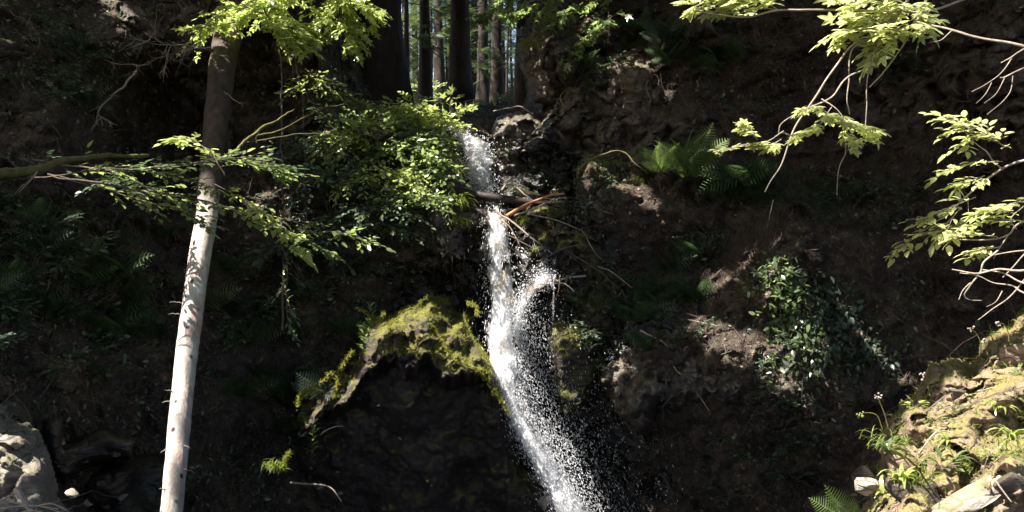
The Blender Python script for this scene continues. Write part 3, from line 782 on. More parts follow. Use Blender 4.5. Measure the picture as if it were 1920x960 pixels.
def lbough(name, label, pts, r0, r1, leaf, mat, seed, wood='twigd', cat='branch', group=None, jit=.015, **kw):
    W = MB(); L = MB(); p = ppath(pts, 8, jit); leafy(W, L, p, r0, r1, tpl=leaf, seed=seed, **kw)
    return plant_thing(name, label, cat, p[0], W, L, M[wood], M[mat], group, 'limb', 'leaves')
lbough('leafy_branch', 'long leafy branch hanging low across the bare trunk from the left edge', [(90,330,8.2),(200,345,8.4),(300,362,8.5),(400,382,8.6),(470,405,8.7),(540,440,8.8),(610,470,8.9)], .016, .005, OVATE, 'lf_green', 3, ntw=36, twl=.42, nleaf=7, size=.11, flat=.28, droop=.04)
lbough('leafy_branch', 'leafy branch with small silvery leaves above the long low branch', [(60,300,8.6),(200,320,8.6),(300,312,8.6),(400,300,8.7),(480,300,8.9),(530,320,9)], .012, .004, OVATE, 'lf_mid', 4, ntw=34, twl=.4, nleaf=7, size=.095, flat=.28, droop=.04)
for k, (lab, pts) in enumerate([('fine silvery leaved branch crossing just over the long low branch', [(60,335,8.0),(160,322,8.1),(240,318,8.2),(320,330,8.3),(400,352,8.4)]), ('silvery leaf spray right of the bare trunk above the pale green spray', [(400,320,8.6),(450,305,8.7),(500,312,8.8),(540,330,8.9)]),
    ('dark leaf spray dipping below the long low branch', [(180,350,8.2),(250,372,8.3),(330,392,8.3),(380,420,8.4)])]):
    lbough('leafy_branch', lab, pts, .009, .004, OVATE, 'lf_green', 90+k, ntw=28, twl=.38, nleaf=6, size=.1, flat=.28, droop=.04)
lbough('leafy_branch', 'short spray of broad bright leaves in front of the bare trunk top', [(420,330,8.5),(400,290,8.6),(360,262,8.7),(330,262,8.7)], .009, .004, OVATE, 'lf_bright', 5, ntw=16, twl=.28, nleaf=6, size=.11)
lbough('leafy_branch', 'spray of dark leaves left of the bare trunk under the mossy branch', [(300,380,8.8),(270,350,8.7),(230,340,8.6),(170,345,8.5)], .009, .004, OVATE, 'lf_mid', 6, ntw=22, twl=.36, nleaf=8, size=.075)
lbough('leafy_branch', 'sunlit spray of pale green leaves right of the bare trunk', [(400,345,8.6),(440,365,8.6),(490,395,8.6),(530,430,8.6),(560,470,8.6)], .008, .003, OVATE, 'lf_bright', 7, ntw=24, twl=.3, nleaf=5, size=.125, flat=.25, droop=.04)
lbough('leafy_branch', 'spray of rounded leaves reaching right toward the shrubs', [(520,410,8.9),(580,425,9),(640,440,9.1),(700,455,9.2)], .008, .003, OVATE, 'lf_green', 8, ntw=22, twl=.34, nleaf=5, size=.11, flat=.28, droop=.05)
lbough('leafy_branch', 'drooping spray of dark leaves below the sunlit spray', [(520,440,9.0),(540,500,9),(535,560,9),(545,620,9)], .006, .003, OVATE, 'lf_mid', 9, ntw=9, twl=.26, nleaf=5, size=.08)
W = MB()
t = thing('bare_branch', 'bare forked branch with mossy bark slanting up right of the bare trunk', 'branch', at(438,285,9.5))
tube(W, ppath([(438,285,9.5),(470,258,9.7),(500,235,9.9),(530,218,10.1),(552,206,10.2)], 8, .02), .024, .009, 8, wob=.15)
tube(W, ppath([(478,256,9.75),(520,248,9.8),(550,232,9.9),(600,205,10.1),(645,196,10.2)], 6, .015), .011, .004, 6)
tube(W, ppath([(465,268,9.7),(540,256,9.8),(600,250,9.9),(660,262,10)], 6, .015), .008, .003, 5)
tube(W, ppath([(482,268,9.7),(480,258,9.7),(486,250,9.7)], 4), .006, .003, 5)
part('limb', W, M['twigm'], t)
for lab, pts, r in [('thin straight bare sapling stem rising behind the leafy branches', [(530,620,10.8),(531,500,10.8),(529,330,10.8),(527,200,10.8),(525,60,10.8)], .018),
                    ('very thin pale stem curving up beside the sapling stem', [(575,470,10.9),(572,330,10.9),(566,200,10.9),(552,110,10.9)], .008)]:
    W = MB(); p = ppath(pts, 10, .02); t = thing('sapling', lab, 'sapling', p[0]); tube(W, p, r, r*.6, 7); part('stem', W, M['barkg'], t)
    W = MB(); twiggy(W, p[20:30], r*.4, 4, .3, 1, 5); part('twig', W, M['twigd'], t)
for lab, pts, r, ln, nn, sd in [
    ('tangle of fine bare twigs sticking out under the sunlit maple at the upper left', [(400,92,10.3),(360,88,10.2),(310,80,10.1),(270,66,10.0)], .011, .5, 9, 21),
    ('mossy broken stub with short twigs under the tangle at the upper left', [(402,96,10.4),(370,90,10.3),(320,102,10.2),(290,108,10.1)], .02, .3, 8, 22),
    ('curved dead branch hanging on the dark left slope', [(255,135,10.3),(232,160,10.2),(200,190,10.1),(187,215,10),(190,240,10)], .017, .28, 5, 23),
    ('crooked twig lying along the upper left slope', [(180,102,10.6),(205,118,10.5),(240,124,10.4),(285,120,10.4)], .01, .2, 4, 24),
    ('thin dead sticks leaning in front of the top left slope', [(20,20,9.2),(60,50,9.2),(70,90,9.1),(30,60,9)], .008, .5, 7, 25),
    ('long thin branch reaching down into the sunlit maple at the top', [(300,-30,10.0),(350,10,10.1),(400,26,10.2),(450,48,10.3)], .009, .3, 6, 26),
    ('pale twig hanging off the back of the shaded trunk', [(424,170,10.2),(430,180,10.1),(446,192,10.0),(466,193,9.9)], .006, .1, 2, 27),
    ('low bare twig resting across the leaves left of the bare trunk', [(100,330,8),(200,352,8),(280,366,8),(360,380,8.1)], .008, .25, 4, 28)]:
    W = MB(); p = ppath(pts, 8, .03); twiggy(W, p, r, nn, ln, 2, sd, .75); t = thing('dead_branch', lab, 'dead branch', p[0]); part('twigs', W, M['twig'] if sd in (21, 23, 27, 24) else M['twigd'], t)

# the sunlit maple at the top left
for k, (lab, pts) in enumerate([
    ('sunlit yellow green maple branch spreading over the dark bank at the upper left', [(620,-60,11.2),(560,-10,11),(500,20,10.8),(440,42,10.6),(385,52,10.5)]),
    ('sunlit maple branch drooping beside the big dark trunk', [(560,-60,11.2),(620,-20,11.1),(665,0,11.0),(690,20,11.0)]),
    ('sunlit maple branch hanging in the middle of the upper left bank', [(540,-70,11.0),(520,-10,10.9),(540,30,10.8),(575,60,10.7)]),
    ('low sunlit maple twig dipping under the other maple branches', [(480,-50,10.7),(500,30,10.6),(530,55,10.5),(548,75,10.5)]),
    ('maple branch with white glaring leaves at the top edge near the big trunk', [(700,-60,11.4),(650,-20,11.2),(620,10,11.1),(600,40,11)]),
    ('long maple twig pointing left over the tangle of bare twigs', [(560,-20,10.8),(480,10,10.6),(420,20,10.4),(370,60,10.3)]),
    ('maple leaves hanging over the bank edge right below the top', [(640,-30,11.2),(640,30,11.1),(648,50,11.0),(655,70,11)])]):
    lbough('maple_branch', lab, pts, .014, .005, MAPLE, 'lf_bright', 40+k, ntw=30, twl=.5, nleaf=9, size=.12, flat=.4, t0=.05)
# hanging dark leaves over the wood opening
for k, (lab, pts) in enumerate([('shaded maple branch hanging at the top of the wood opening', [(1000,-60,13),(960,-10,13),(930,15,13),(905,30,13)]),
    ('maple branch with one bright leaf above the mossy cliff edge', [(1080,-50,12.6),(1040,-10,12.6),(990,10,12.6),(960,24,12.6)]),
    ('green maple branch hanging over the mossy cliff top', [(1200,-60,12.2),(1130,-10,12.2),(1080,15,12.2),(1050,40,12.2)]),
    ('low leafy branch drooping in front of the upright pale boulder', [(1160,20,12.1),(1130,50,12),(1100,70,12),(1070,110,11.9)])]):
    lbough('maple_branch', lab, pts, .012, .004, MAPLE, 'lf_green', 60+k, ntw=20, twl=.45, nleaf=8, size=.13, flat=.5, t0=.05)

# ================================================================ shrubs left of the fall
def shrub(name, label, stems, leaf, mat, seed, size=.08, ntw=12, twl=.36, nleaf=6, cat='shrub', group=None, flat=.75):
    W = MB(); L = MB()
    for k, pts in enumerate(stems): leafy(W, L, ppath(pts, 6, .02), .007, .002, ntw, twl, nleaf, size*(1.3 if leaf is OVATE else 1), leaf, flat, .2, .2, 5, seed*13+k)
    return plant_thing(name, label, cat, at(*stems[0][0]), W, L, M['twigd'], M[mat], group, 'stems', 'leaves')
def fan(px, py, Y, n, h, sp, seed, dy=0):
    g = np.random.default_rng(seed); o = []
    for k in range(n):
        a = (k+.5)/n*2-1
        o.append([(px+g.normal()*6, py, Y), (px+a*sp*.45, py-h*.6, Y-.15+dy), (px+a*sp*.85, py-h*(1-.25*abs(a))*g.uniform(.8, 1.1), Y-.35+dy), (px+a*sp*1.15, py-h*(.9-.45*abs(a)), Y-.5+dy)])
    return o
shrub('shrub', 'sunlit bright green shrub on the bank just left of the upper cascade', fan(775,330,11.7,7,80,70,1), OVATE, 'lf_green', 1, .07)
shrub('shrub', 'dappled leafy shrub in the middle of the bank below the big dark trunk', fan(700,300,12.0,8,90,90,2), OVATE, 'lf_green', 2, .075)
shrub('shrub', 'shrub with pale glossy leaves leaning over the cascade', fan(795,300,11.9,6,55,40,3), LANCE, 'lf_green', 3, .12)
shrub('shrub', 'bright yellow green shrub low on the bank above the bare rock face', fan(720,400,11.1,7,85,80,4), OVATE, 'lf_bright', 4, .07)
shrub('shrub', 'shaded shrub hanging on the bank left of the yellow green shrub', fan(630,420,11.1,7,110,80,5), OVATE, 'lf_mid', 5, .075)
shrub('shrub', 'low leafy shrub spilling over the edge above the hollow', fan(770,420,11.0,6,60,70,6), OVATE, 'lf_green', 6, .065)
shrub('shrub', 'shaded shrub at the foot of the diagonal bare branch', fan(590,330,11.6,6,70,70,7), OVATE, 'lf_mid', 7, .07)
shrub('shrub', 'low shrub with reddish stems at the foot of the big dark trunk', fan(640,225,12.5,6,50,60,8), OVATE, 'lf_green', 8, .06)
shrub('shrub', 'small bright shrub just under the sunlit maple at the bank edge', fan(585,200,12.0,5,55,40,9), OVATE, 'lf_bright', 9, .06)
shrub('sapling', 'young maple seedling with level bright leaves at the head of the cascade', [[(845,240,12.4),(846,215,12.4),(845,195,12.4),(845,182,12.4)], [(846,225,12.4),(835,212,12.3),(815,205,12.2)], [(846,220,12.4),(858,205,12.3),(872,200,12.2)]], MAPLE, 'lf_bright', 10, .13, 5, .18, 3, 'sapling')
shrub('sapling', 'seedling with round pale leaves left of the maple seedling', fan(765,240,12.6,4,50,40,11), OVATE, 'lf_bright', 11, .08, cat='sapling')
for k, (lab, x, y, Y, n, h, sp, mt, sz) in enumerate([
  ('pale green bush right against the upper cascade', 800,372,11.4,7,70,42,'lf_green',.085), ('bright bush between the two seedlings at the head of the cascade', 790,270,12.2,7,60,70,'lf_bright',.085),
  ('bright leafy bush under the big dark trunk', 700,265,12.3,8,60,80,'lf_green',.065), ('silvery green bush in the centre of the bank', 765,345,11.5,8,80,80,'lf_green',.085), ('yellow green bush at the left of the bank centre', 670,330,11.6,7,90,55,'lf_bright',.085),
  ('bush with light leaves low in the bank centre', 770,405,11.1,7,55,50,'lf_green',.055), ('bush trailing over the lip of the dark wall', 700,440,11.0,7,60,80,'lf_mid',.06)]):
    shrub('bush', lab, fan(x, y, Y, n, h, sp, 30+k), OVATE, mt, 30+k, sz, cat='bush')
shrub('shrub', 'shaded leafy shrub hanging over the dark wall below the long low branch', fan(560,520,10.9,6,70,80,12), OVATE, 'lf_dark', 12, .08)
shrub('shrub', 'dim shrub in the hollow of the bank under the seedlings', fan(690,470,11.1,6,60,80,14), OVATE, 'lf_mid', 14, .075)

def grasstuft(name, label, p, n, ln, mat, seed, out=(0, -1), spread=1.0, up=.6, parent=None):
    g = np.random.default_rng(seed); L = MB(); o = np.array([out[0], out[1], 0.0])
    d = unit(o*.8+g.normal(size=(n, 3))*spread*np.array([1, .6, .25])+np.array([0, 0, up]))
    L.inst(GRASS[0], GRASS[1], frames(d, np.tile([0, 0, 1.0], (n, 1))+g.normal(size=(n, 3))*.2, g.uniform(.5, 1.1, n)*ln), p+g.normal(size=(n, 3))*.05*np.array([1, .5, .4]))
    o_ = link(name, L, M[mat], p); tag(o_, label, 'grass tuft'); return o_
for lab, (x, y, Y), n, ln, sd in [
    ('sunlit yellow green grass tuft overhanging the left lip of the main fall', (850,392,11.0), 260, .42, 1),
    ('sunlit grass tuft drooping at the lower left foot of the big outcrop', (515,880,9.2), 70, .26, 2),
    ('small yellow green tuft on the right mound under the ferns', (1190,342,11.0), 60, .16, 4),
    ('dull grass hanging beside the small white topped rock', (1045,655,10.6), 40, .16, 5),
    ('grass tuft at the lower edge of the grass by the fall', (862,425,10.9), 120, .3, 6)]:
    grasstuft('grass_tuft', lab, at(x, y, Y), n, ln, 'grass', sd)

for lab, (x, y), n, ln, sd in [('mossy tuft of grass on the shelf just right of the main fall', (985,420), 70, .2, 11), ('dull grass tuft in the middle of the mossy shelf', (1040,405), 80, .22, 12), ('grass tuft at the right end of the mossy shelf', (1095,445), 70, .2, 13), ('grass tuft drooping from the lower mossy shelf', (1110,515), 70, .24, 14),
    ('small tuft in the crack left of the small white topped rock', (1005,470), 40, .14, 15), ('grass tuft on the crest of the brown rock ledge', (1270,640), 50, .18, 16)]:
    grasstuft('grass_tuft', lab, hit(x, y)[0], n, ln, 'grass' if sd in (11, 13) else 'lf_green', sd)

# spike-leaved weeds
def weed(label, pts, n, ln, mat, seed, group=None, tpl=LANCE, name='weed', cat='weed', r=.004):
    W = MB(); L = MB(); p = ppath(pts, 8, .0); tube(W, p, r, r*.4, 5); g = np.random.default_rng(seed)
    tt = np.linspace(.12, 1, n); idx = (tt*(len(p)-1)).astype(int); a = np.arange(n)*2.4+g.normal(size=n)*.3
    d = np.stack([np.cos(a), np.sin(a)*.8, .35+.5*tt], -1)
    L.inst(tpl[0], tpl[1], frames(unit(d), np.tile([0, 0, 1.0], (n, 1)), ln*(1.1-.5*tt)*g.uniform(.8, 1.1, n)), p[idx])
    return plant_thing(name, label, cat, p[0], W, L, M['twigd'], M[mat], group, 'stem', 'leaves')
weed('pale leafy weed standing at the far left end of the moss ledge', [(690,650,9.6),(692,620,9.5),(697,595,9.45),(694,576,9.4)], 34, .19, 'fernb', 1)
weed('second pale weed leaning left on the moss ledge', [(680,660,9.6),(684,640,9.5),(680,612,9.4)], 20, .16, 'fernb', 2)
weed('upright pale weed with tiered leaves against the dark rock at the lower left', [(585,865,9.3),(584,835,9.25),(588,808,9.2),(585,784,9.2)], 30, .15, 'lf_green', 3)
weed('small weed on top of the moss ledge near its middle', [(805,640,9.8),(803,620,9.8),(806,602,9.8)], 16, .12, 'fernb', 4)
weed('thin drooping weed on the dark slope below the leafy branch', [(545,590,9.6),(540,560,9.5),(532,535,9.5),(530,505,9.5)], 12, .1, 'lf_green', 5)
W = MB(); p = ppath([(600,815,9.2),(615,805,9.15),(632,800,9.1),(645,800,9.1)], 6, .01); t = thing('twig', 'curved twig poking out from the dark rock beside the tiered weed', 'twig', p[0]); tube(W, p, .009, .003, 6); part('stem', W, M['twig'], t)

# ================================================================ moss on the rocks
def moss_on(rock, n, ln, mat, lo=.15, seed=1, cond=None, name='moss', hang=.0):
    t, pq = rock; g = np.random.default_rng(seed)
    def c(p, nn):
        m = (nn[:, 2] > lo+.35*fbm(p*3, 3, seed))
        if cond is not None: x, y = px_of(p); m &= cond(x, y)
        return m
    p, nn = sample(pq, n, c); k = len(p)
    if not k: return
    L = MB(); d = unit(nn*.5+g.normal(size=(k, 3))*.6+np.array([0, -.1, .25-hang]))
    L.inst(BLADE[0], BLADE[1], frames(d, unit(nn+g.normal(size=(k, 3))*.6), g.uniform(.4, 1.2, k)*ln), p)
    part(name, L, M[mat], t, smooth=False)
moss_on(RK['ledge'], 60000, .045, 'moss', .12, 1, lambda x, y: y < np.interp(x, [560, 640, 680, 760, 820, 900, 960, 990], [790, 735, 668, 668, 690, 730, 790, 850]))
moss_on(RK['debris'], 22000, .04, 'moss_dark', .1, 2)
moss_on(RK['shelf'], 6000, .04, 'moss', .2, 3)
moss_on(RK['mound'], 24000, .05, 'moss', .35, 4, lambda x, y: y < 345)
moss_on(RK['knob'], 9000, .05, 'moss', .2, 5, lambda x, y: y < 100)
moss_on(RK['knob2'], 8000, .05, 'moss_dark', .3, 6)
moss_on(RK['left'], 2500, .03, 'moss_dark', .45, 7)
moss_on(RK['spur'], 3000, .04, 'moss_dark', .35, 9)
moss_on(RK['bank'], 42000, .018, 'moss', .25, 8, lambda x, y: (x > 1580))
# moss cords hanging from the ledge and trailing down its left flank
g = np.random.default_rng(5)
for k, pts in enumerate([[(672,578,9.45),(700,600,9.5),(720,590,9.6)], [(660,660,9.55),(640,690,9.55),(632,720,9.5),(628,742,9.5)], [(625,700,9.6),(590,725,9.7),(566,740,9.7),(556,760,9.7)],
      [(542,850,9.65),(534,862,9.62),(530,872,9.6),(524,882,9.58)], [(740,640,9.5),(730,610,9.7),(752,590,9.9),(800,560,10.1)], [(880,570,10.2),(892,575,10.1),(896,592,10.0)], [(800,600,9.9),(830,640,9.7),(850,668,9.6)],
      [(870,590,10.1),(890,640,9.9),(915,685,9.7)], [(760,655,9.45),(820,665,9.45),(880,690,9.55),(925,700,9.7)], [(900,700,9.6),(930,740,9.7),(955,775,9.9)], [(560,745,9.7),(572,735,9.7),(590,735,9.65)]]):
    W = MB(); L = MB(); p = ppath(pts, 8, .02); tube(W, p, .009, .003, 6, wob=.3)
    q = np.repeat(p, 18, 0)+g.normal(size=(len(p)*18, 3))*.013; dd = unit(g.normal(size=q.shape)+np.array([0, -.2, .1]))
    L.inst(BLADE[0], BLADE[1], frames(dd, unit(g.normal(size=q.shape)), g.uniform(.02, .06, len(q))), q)
    labs = ['moss wrapped root arching at the left end of the ledge', 'moss strand trailing down left of the ledge weeds', 'moss strand on the left shoulder of the outcrop', 'moss strand hanging above the lower left grass tuft', 'moss wrapped root climbing the ledge to its peak', 'little mossy twig curling off the ledge peak toward the fall', 'mossy root crossing the middle of the ledge', 'mossy root running down from the ledge peak to the fall', 'mossy root along the front lip of the ledge', 'mossy root at the right tip of the ledge beside the fall', 'tuft of bright moss on the left shoulder of the outcrop']
    t = thing('mossy_root', labs[k], 'root', p[0]); part('root_core', W, M['twigm'], t); part('moss', L, M['moss'], t, False)

# ================================================================ logs and sticks round the top of the fall
def stick(label, pts, r, mat='twig', r1=None, name='stick', cat='stick', group=None, wob=.12, sub=0, seed=1):
    W = MB(); p = ppath(pts, 6, .01 if r < .03 else .015); t = thing(name, label, cat, p[0], group)
    tube(W, p, r, r1 or r*.5, 9 if r > .02 else 6, wob=wob)
    part('stem', W, M[mat], t)
    if sub: W = MB(); twiggy(W, p, r*.5, sub, .25, 1, seed); part('twigs', W, M[mat], t)
    return t
stick('dark wet log lying across the stream just above the main fall', [(822,350,11.35),(880,364,11.25),(940,373,11.2),(1000,380,11.2)], .075, 'log', .045, 'fallen_log', 'log')
stick('second dark log wedged under the first above the main fall', [(838,364,11.2),(880,386,11.05),(912,402,10.95)], .05, 'log', .04, 'fallen_log', 'log')
stick('thick orange split stick slanting up from the lip of the fall', [(950,405,10.9),(980,388,11),(1020,370,11.1),(1058,362,11.2)], .028, 'orange', .012)
stick('pale stick parallel to the orange stick', [(965,404,10.9),(1000,392,11),(1045,372,11.1),(1062,372,11.1)], .013)
stick('pale forked stick spanning the pool to the dark rock', [(940,356,11.4),(955,338,11.5),(975,332,11.6),(1000,334,11.6)], .014, sub=3, seed=2)
stick('thin white stick crossing from pool to the logs', [(970,352,11.3),(985,365,11.2),(1000,376,11.2)], .008)
for k, (pts, r) in enumerate([([(930,395,10.9),(965,420,10.8),(1000,450,10.7),(1035,475,10.6)], .016), ([(950,440,10.7),(985,458,10.65),(1020,478,10.6)], .011), ([(990,400,11),(1040,412,10.9),(1090,432,10.8)], .01),
      ([(1010,490,10.6),(1050,470,10.6),(1090,458,10.7)], .01), ([(940,410,10.8),(960,432,10.75),(975,462,10.7)], .01), ([(1060,470,10.7),(1110,500,10.6),(1160,540,10.6)], .009), ([(1085,420,10.8),(1110,465,10.7),(1130,490,10.7)], .007), ([(1040,440,10.7),(1075,438,10.7),(1120,452,10.7)], .009), ([(1120,500,10.6),(1150,512,10.6),(1185,540,10.6)], .008)]):
    stick('pale thin stick caught on the mossy shelf right of the main fall', pts, r, 'twig' if k % 2 == 0 else 'twigd', group='pale sticks on the mossy shelf', sub=2 if k < 3 else 0, seed=k)
stick('forked branch stub catching the side spray of the fall', [(1000,545,10.6),(1035,528,10.6),(1060,522,10.6),(1098,518,10.7)], .022, 'twig', .014, sub=2, seed=8)
stick('short white stub under the forked branch stub', [(1040,525,10.5),(1060,532,10.5),(1078,546,10.5)], .014)
stick('pale twig lying on the sunlit slab beside the cascade', [(925,208,12.7),(955,202,12.6),(975,200,12.6),(1000,214,12.5)], .012)
stick('pale broken root on the dark rounded boulder', [(975,285,12.3),(995,280,12.3),(1015,268,12.3),(1025,272,12.2)], .02)
stick('thin mossy twig arching off the mound rim', [(1085,320,11.3),(1110,298,11.3),(1150,283,11.2),(1172,287,11.2),(1190,306,11.1),(1215,325,11.1)], .016, 'twigm', .007)
stick('slim twig on the slab by the wood edge', [(870,190,14),(885,188,14),(905,187,14)], .01)
for k, (pts, r) in enumerate([([(1245,650,10.2),(1265,690,10.1),(1290,715,10),(1330,770,9.9)], .012), ([(1290,600,10.3),(1340,610,10.2),(1400,625,10)], .01), ([(1200,620,10.5),(1240,640,10.3),(1260,660,10.2)], .012)]):
    stick('thin root running down the dim earth spur', pts, r, 'twig', group='roots on the earth spur', name='root', cat='root')

# roots and twigs on the right cliff
for k, pts in enumerate([[(1205,125,11.9),(1215,145,11.85),(1211,165,11.8),(1220,185,11.8),(1217,200,11.8)], [(1165,165,11.9),(1190,168,11.9),(1208,158,11.9)], [(1240,55,12),(1235,80,12),(1236,110,11.9)], [(1262,70,11.9),(1275,90,11.9),(1265,105,11.9),(1285,110,11.9)],
      [(1305,150,11.7),(1312,180,11.7),(1306,205,11.7)], [(1062,165,12.7),(1050,185,12.6),(1058,205,12.5),(1045,225,12.5)], [(1140,20,12.3),(1142,50,12.3),(1140,80,12.2)], [(1075,170,12.6),(1095,130,12.4),(1120,120,12.3)], [(1350,195,11.4),(1360,215,11.4),(1370,220,11.4)]]):
    stick('thin pale root dangling on the face of the right cliff', pts, .008, 'twig', .004, 'root', 'root', 'roots dangling on the right cliff', sub=4, seed=30+k)

# ================================================================ branches at the upper right, close to the camera
def mult(name, label, cat, woods, leaves, wmat='twig', lmat='lf_bright', group=None, r=.006):
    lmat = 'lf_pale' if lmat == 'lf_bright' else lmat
    t = thing(name, label, cat, at(*woods[0][0][0]), group)
    W = MB()
    for pts, r0, r1 in woods: tube(W, ppath(pts, 8, .004), r0, r1, 7, wob=.1)
    part('twigs', W, M[wmat], t)
    L = MB(); W2 = MB()
    for pts, kw in leaves: leafy(W2, L, ppath(pts, 8, .004), .003, .0012, **kw)
    if L.n: part('leaf_stalks', W2, M[wmat], t); part('leaves', L, M[lmat], t)
    return t
mk = dict(tpl=MAPLE, size=.095, ntw=7, twl=.17, nleaf=5, flat=.22, t0=.1, droop=.12)
def K(**a): d = dict(mk); d.update(a); d['ntw'] = int(d['ntw']*1.7); return d
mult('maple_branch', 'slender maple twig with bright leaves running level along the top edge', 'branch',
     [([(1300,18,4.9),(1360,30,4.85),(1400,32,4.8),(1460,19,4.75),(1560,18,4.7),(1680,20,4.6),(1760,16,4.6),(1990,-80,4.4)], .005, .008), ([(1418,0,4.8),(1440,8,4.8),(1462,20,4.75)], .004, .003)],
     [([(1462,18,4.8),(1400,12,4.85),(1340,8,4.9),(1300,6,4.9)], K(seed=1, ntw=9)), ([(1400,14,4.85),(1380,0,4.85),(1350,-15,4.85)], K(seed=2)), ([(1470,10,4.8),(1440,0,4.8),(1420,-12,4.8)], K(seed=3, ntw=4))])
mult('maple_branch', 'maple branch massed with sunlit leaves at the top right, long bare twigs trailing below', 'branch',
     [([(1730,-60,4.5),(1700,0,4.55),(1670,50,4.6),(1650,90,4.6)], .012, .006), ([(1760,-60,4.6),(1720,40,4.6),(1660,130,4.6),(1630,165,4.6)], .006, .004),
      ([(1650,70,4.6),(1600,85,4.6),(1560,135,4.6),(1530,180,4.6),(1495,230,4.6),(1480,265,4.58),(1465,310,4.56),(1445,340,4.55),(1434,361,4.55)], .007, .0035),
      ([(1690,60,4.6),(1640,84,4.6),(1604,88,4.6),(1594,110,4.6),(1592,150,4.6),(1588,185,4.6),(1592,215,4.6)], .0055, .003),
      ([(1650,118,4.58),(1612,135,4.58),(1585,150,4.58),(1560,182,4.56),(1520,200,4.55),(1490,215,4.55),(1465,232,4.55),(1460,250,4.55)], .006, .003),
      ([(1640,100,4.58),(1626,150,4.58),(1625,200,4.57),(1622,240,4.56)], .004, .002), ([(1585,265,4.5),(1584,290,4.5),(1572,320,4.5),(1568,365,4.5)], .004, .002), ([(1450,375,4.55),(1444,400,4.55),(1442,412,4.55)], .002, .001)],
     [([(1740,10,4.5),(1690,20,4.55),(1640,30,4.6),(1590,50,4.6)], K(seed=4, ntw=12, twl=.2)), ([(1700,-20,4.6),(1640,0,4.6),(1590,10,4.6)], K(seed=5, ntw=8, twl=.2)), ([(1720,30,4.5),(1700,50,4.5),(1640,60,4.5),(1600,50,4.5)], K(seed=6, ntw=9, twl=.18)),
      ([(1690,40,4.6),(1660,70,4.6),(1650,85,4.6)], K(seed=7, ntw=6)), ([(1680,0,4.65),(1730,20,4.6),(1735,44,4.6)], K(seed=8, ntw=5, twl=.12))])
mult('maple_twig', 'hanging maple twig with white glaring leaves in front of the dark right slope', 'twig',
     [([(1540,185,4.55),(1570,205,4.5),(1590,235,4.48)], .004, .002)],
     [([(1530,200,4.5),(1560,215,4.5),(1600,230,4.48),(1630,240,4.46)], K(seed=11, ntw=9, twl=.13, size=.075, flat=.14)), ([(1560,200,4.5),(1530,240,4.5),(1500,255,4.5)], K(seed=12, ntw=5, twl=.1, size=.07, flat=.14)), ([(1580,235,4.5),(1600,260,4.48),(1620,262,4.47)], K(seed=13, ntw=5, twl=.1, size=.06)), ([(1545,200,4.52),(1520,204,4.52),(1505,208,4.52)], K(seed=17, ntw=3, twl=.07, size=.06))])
mult('maple_twig', 'small maple twig with bright leaves reaching left toward the fern', 'twig',
     [([(1470,245,4.65),(1430,268,4.7),(1390,272,4.75),(1345,284,4.8)], .004, .002)],
     [([(1465,260,4.65),(1445,270,4.68),(1425,270,4.7)], K(seed=14, ntw=5, twl=.08, size=.07)), ([(1420,262,4.7),(1405,245,4.72),(1398,240,4.72)], K(seed=15, ntw=4, twl=.08, size=.06)), ([(1400,272,4.75),(1370,278,4.78),(1345,283,4.8)], K(seed=16, ntw=3, twl=.05, size=.045))])
mult('bare_branch', 'long bare twig slanting down to the right edge', 'branch',
     [([(1735,44,4.5),(1790,58,4.4),(1840,72,4.3),(1920,86,4.2),(2100,140,4)], .0055, .009), ([(1785,58,4.4),(1765,75,4.4),(1742,80,4.4)], .003, .0015), ([(1745,-40,4.6),(1735,0,4.6),(1715,35,4.6)], .004, .003)], [])
mult('bare_branch', 'drooping bare twigs fanning down at the right edge', 'branch',
     [([(1990,60,4.1),(1920,92,4.15),(1895,108,4.2),(1878,118,4.2)], .006, .003), ([(2000,100,4.1),(1920,128,4.15),(1885,145,4.2),(1876,146,4.2)], .006, .003), ([(1900,104,4.2),(1880,135,4.2),(1850,158,4.22),(1822,172,4.25)], .0035, .0015),
      ([(1900,142,4.2),(1895,170,4.2),(1875,195,4.2),(1850,215,4.2)], .003, .0012), ([(1885,146,4.2),(1868,175,4.2),(1845,195,4.2)], .0025, .001), ([(1860,155,4.2),(1845,180,4.2),(1830,195,4.2)], .0025, .001)], [])
pk = dict(tpl=OVATE, size=.062, ntw=6, twl=.12, nleaf=5, flat=.2, t0=.05, droop=.1)
def Q(**a): d = dict(pk); d.update(a); d['ntw'] = int(d['ntw']*1.6); return d
mult('ash_branch', 'ash branch with tiers of bright level leaflets standing out at the right edge', 'branch',
     [([(2050,260,3.8),(1920,300,4.0),(1880,315,4.05),(1840,345,4.1),(1800,380,4.15),(1770,405,4.15),(1720,440,4.2)], .007, .003), ([(1880,318,4.05),(1860,300,4.1),(1850,285,4.1),(1830,270,4.15),(1800,235,4.2)], .004, .002), ([(1815,365,4.1),(1815,400,4.1)], .002, .0015)],
     [([(1830,250,4.15),(1800,230,4.2),(1770,222,4.2)], Q(seed=21)), ([(1870,262,4.1),(1830,240,4.15),(1790,245,4.2)], Q(seed=22, ntw=8)), ([(1885,275,4.1),(1850,255,4.1),(1810,270,4.15)], Q(seed=23, ntw=8)), ([(1870,300,4.1),(1840,305,4.1),(1790,315,4.15),(1765,325,4.2)], Q(seed=24, ntw=5, twl=.08)),
      ([(1845,330,4.1),(1820,340,4.1),(1795,345,4.15)], Q(seed=25, ntw=5, twl=.08)), ([(1830,370,4.1),(1790,385,4.15),(1750,400,4.2),(1730,415,4.2)], Q(seed=26)), ([(1800,390,4.1),(1760,430,4.15),(1710,450,4.2),(1690,470,4.2)], Q(seed=27, ntw=8)), ([(1830,400,4.1),(1800,425,4.1),(1770,440,4.15)], Q(seed=28, ntw=7))])
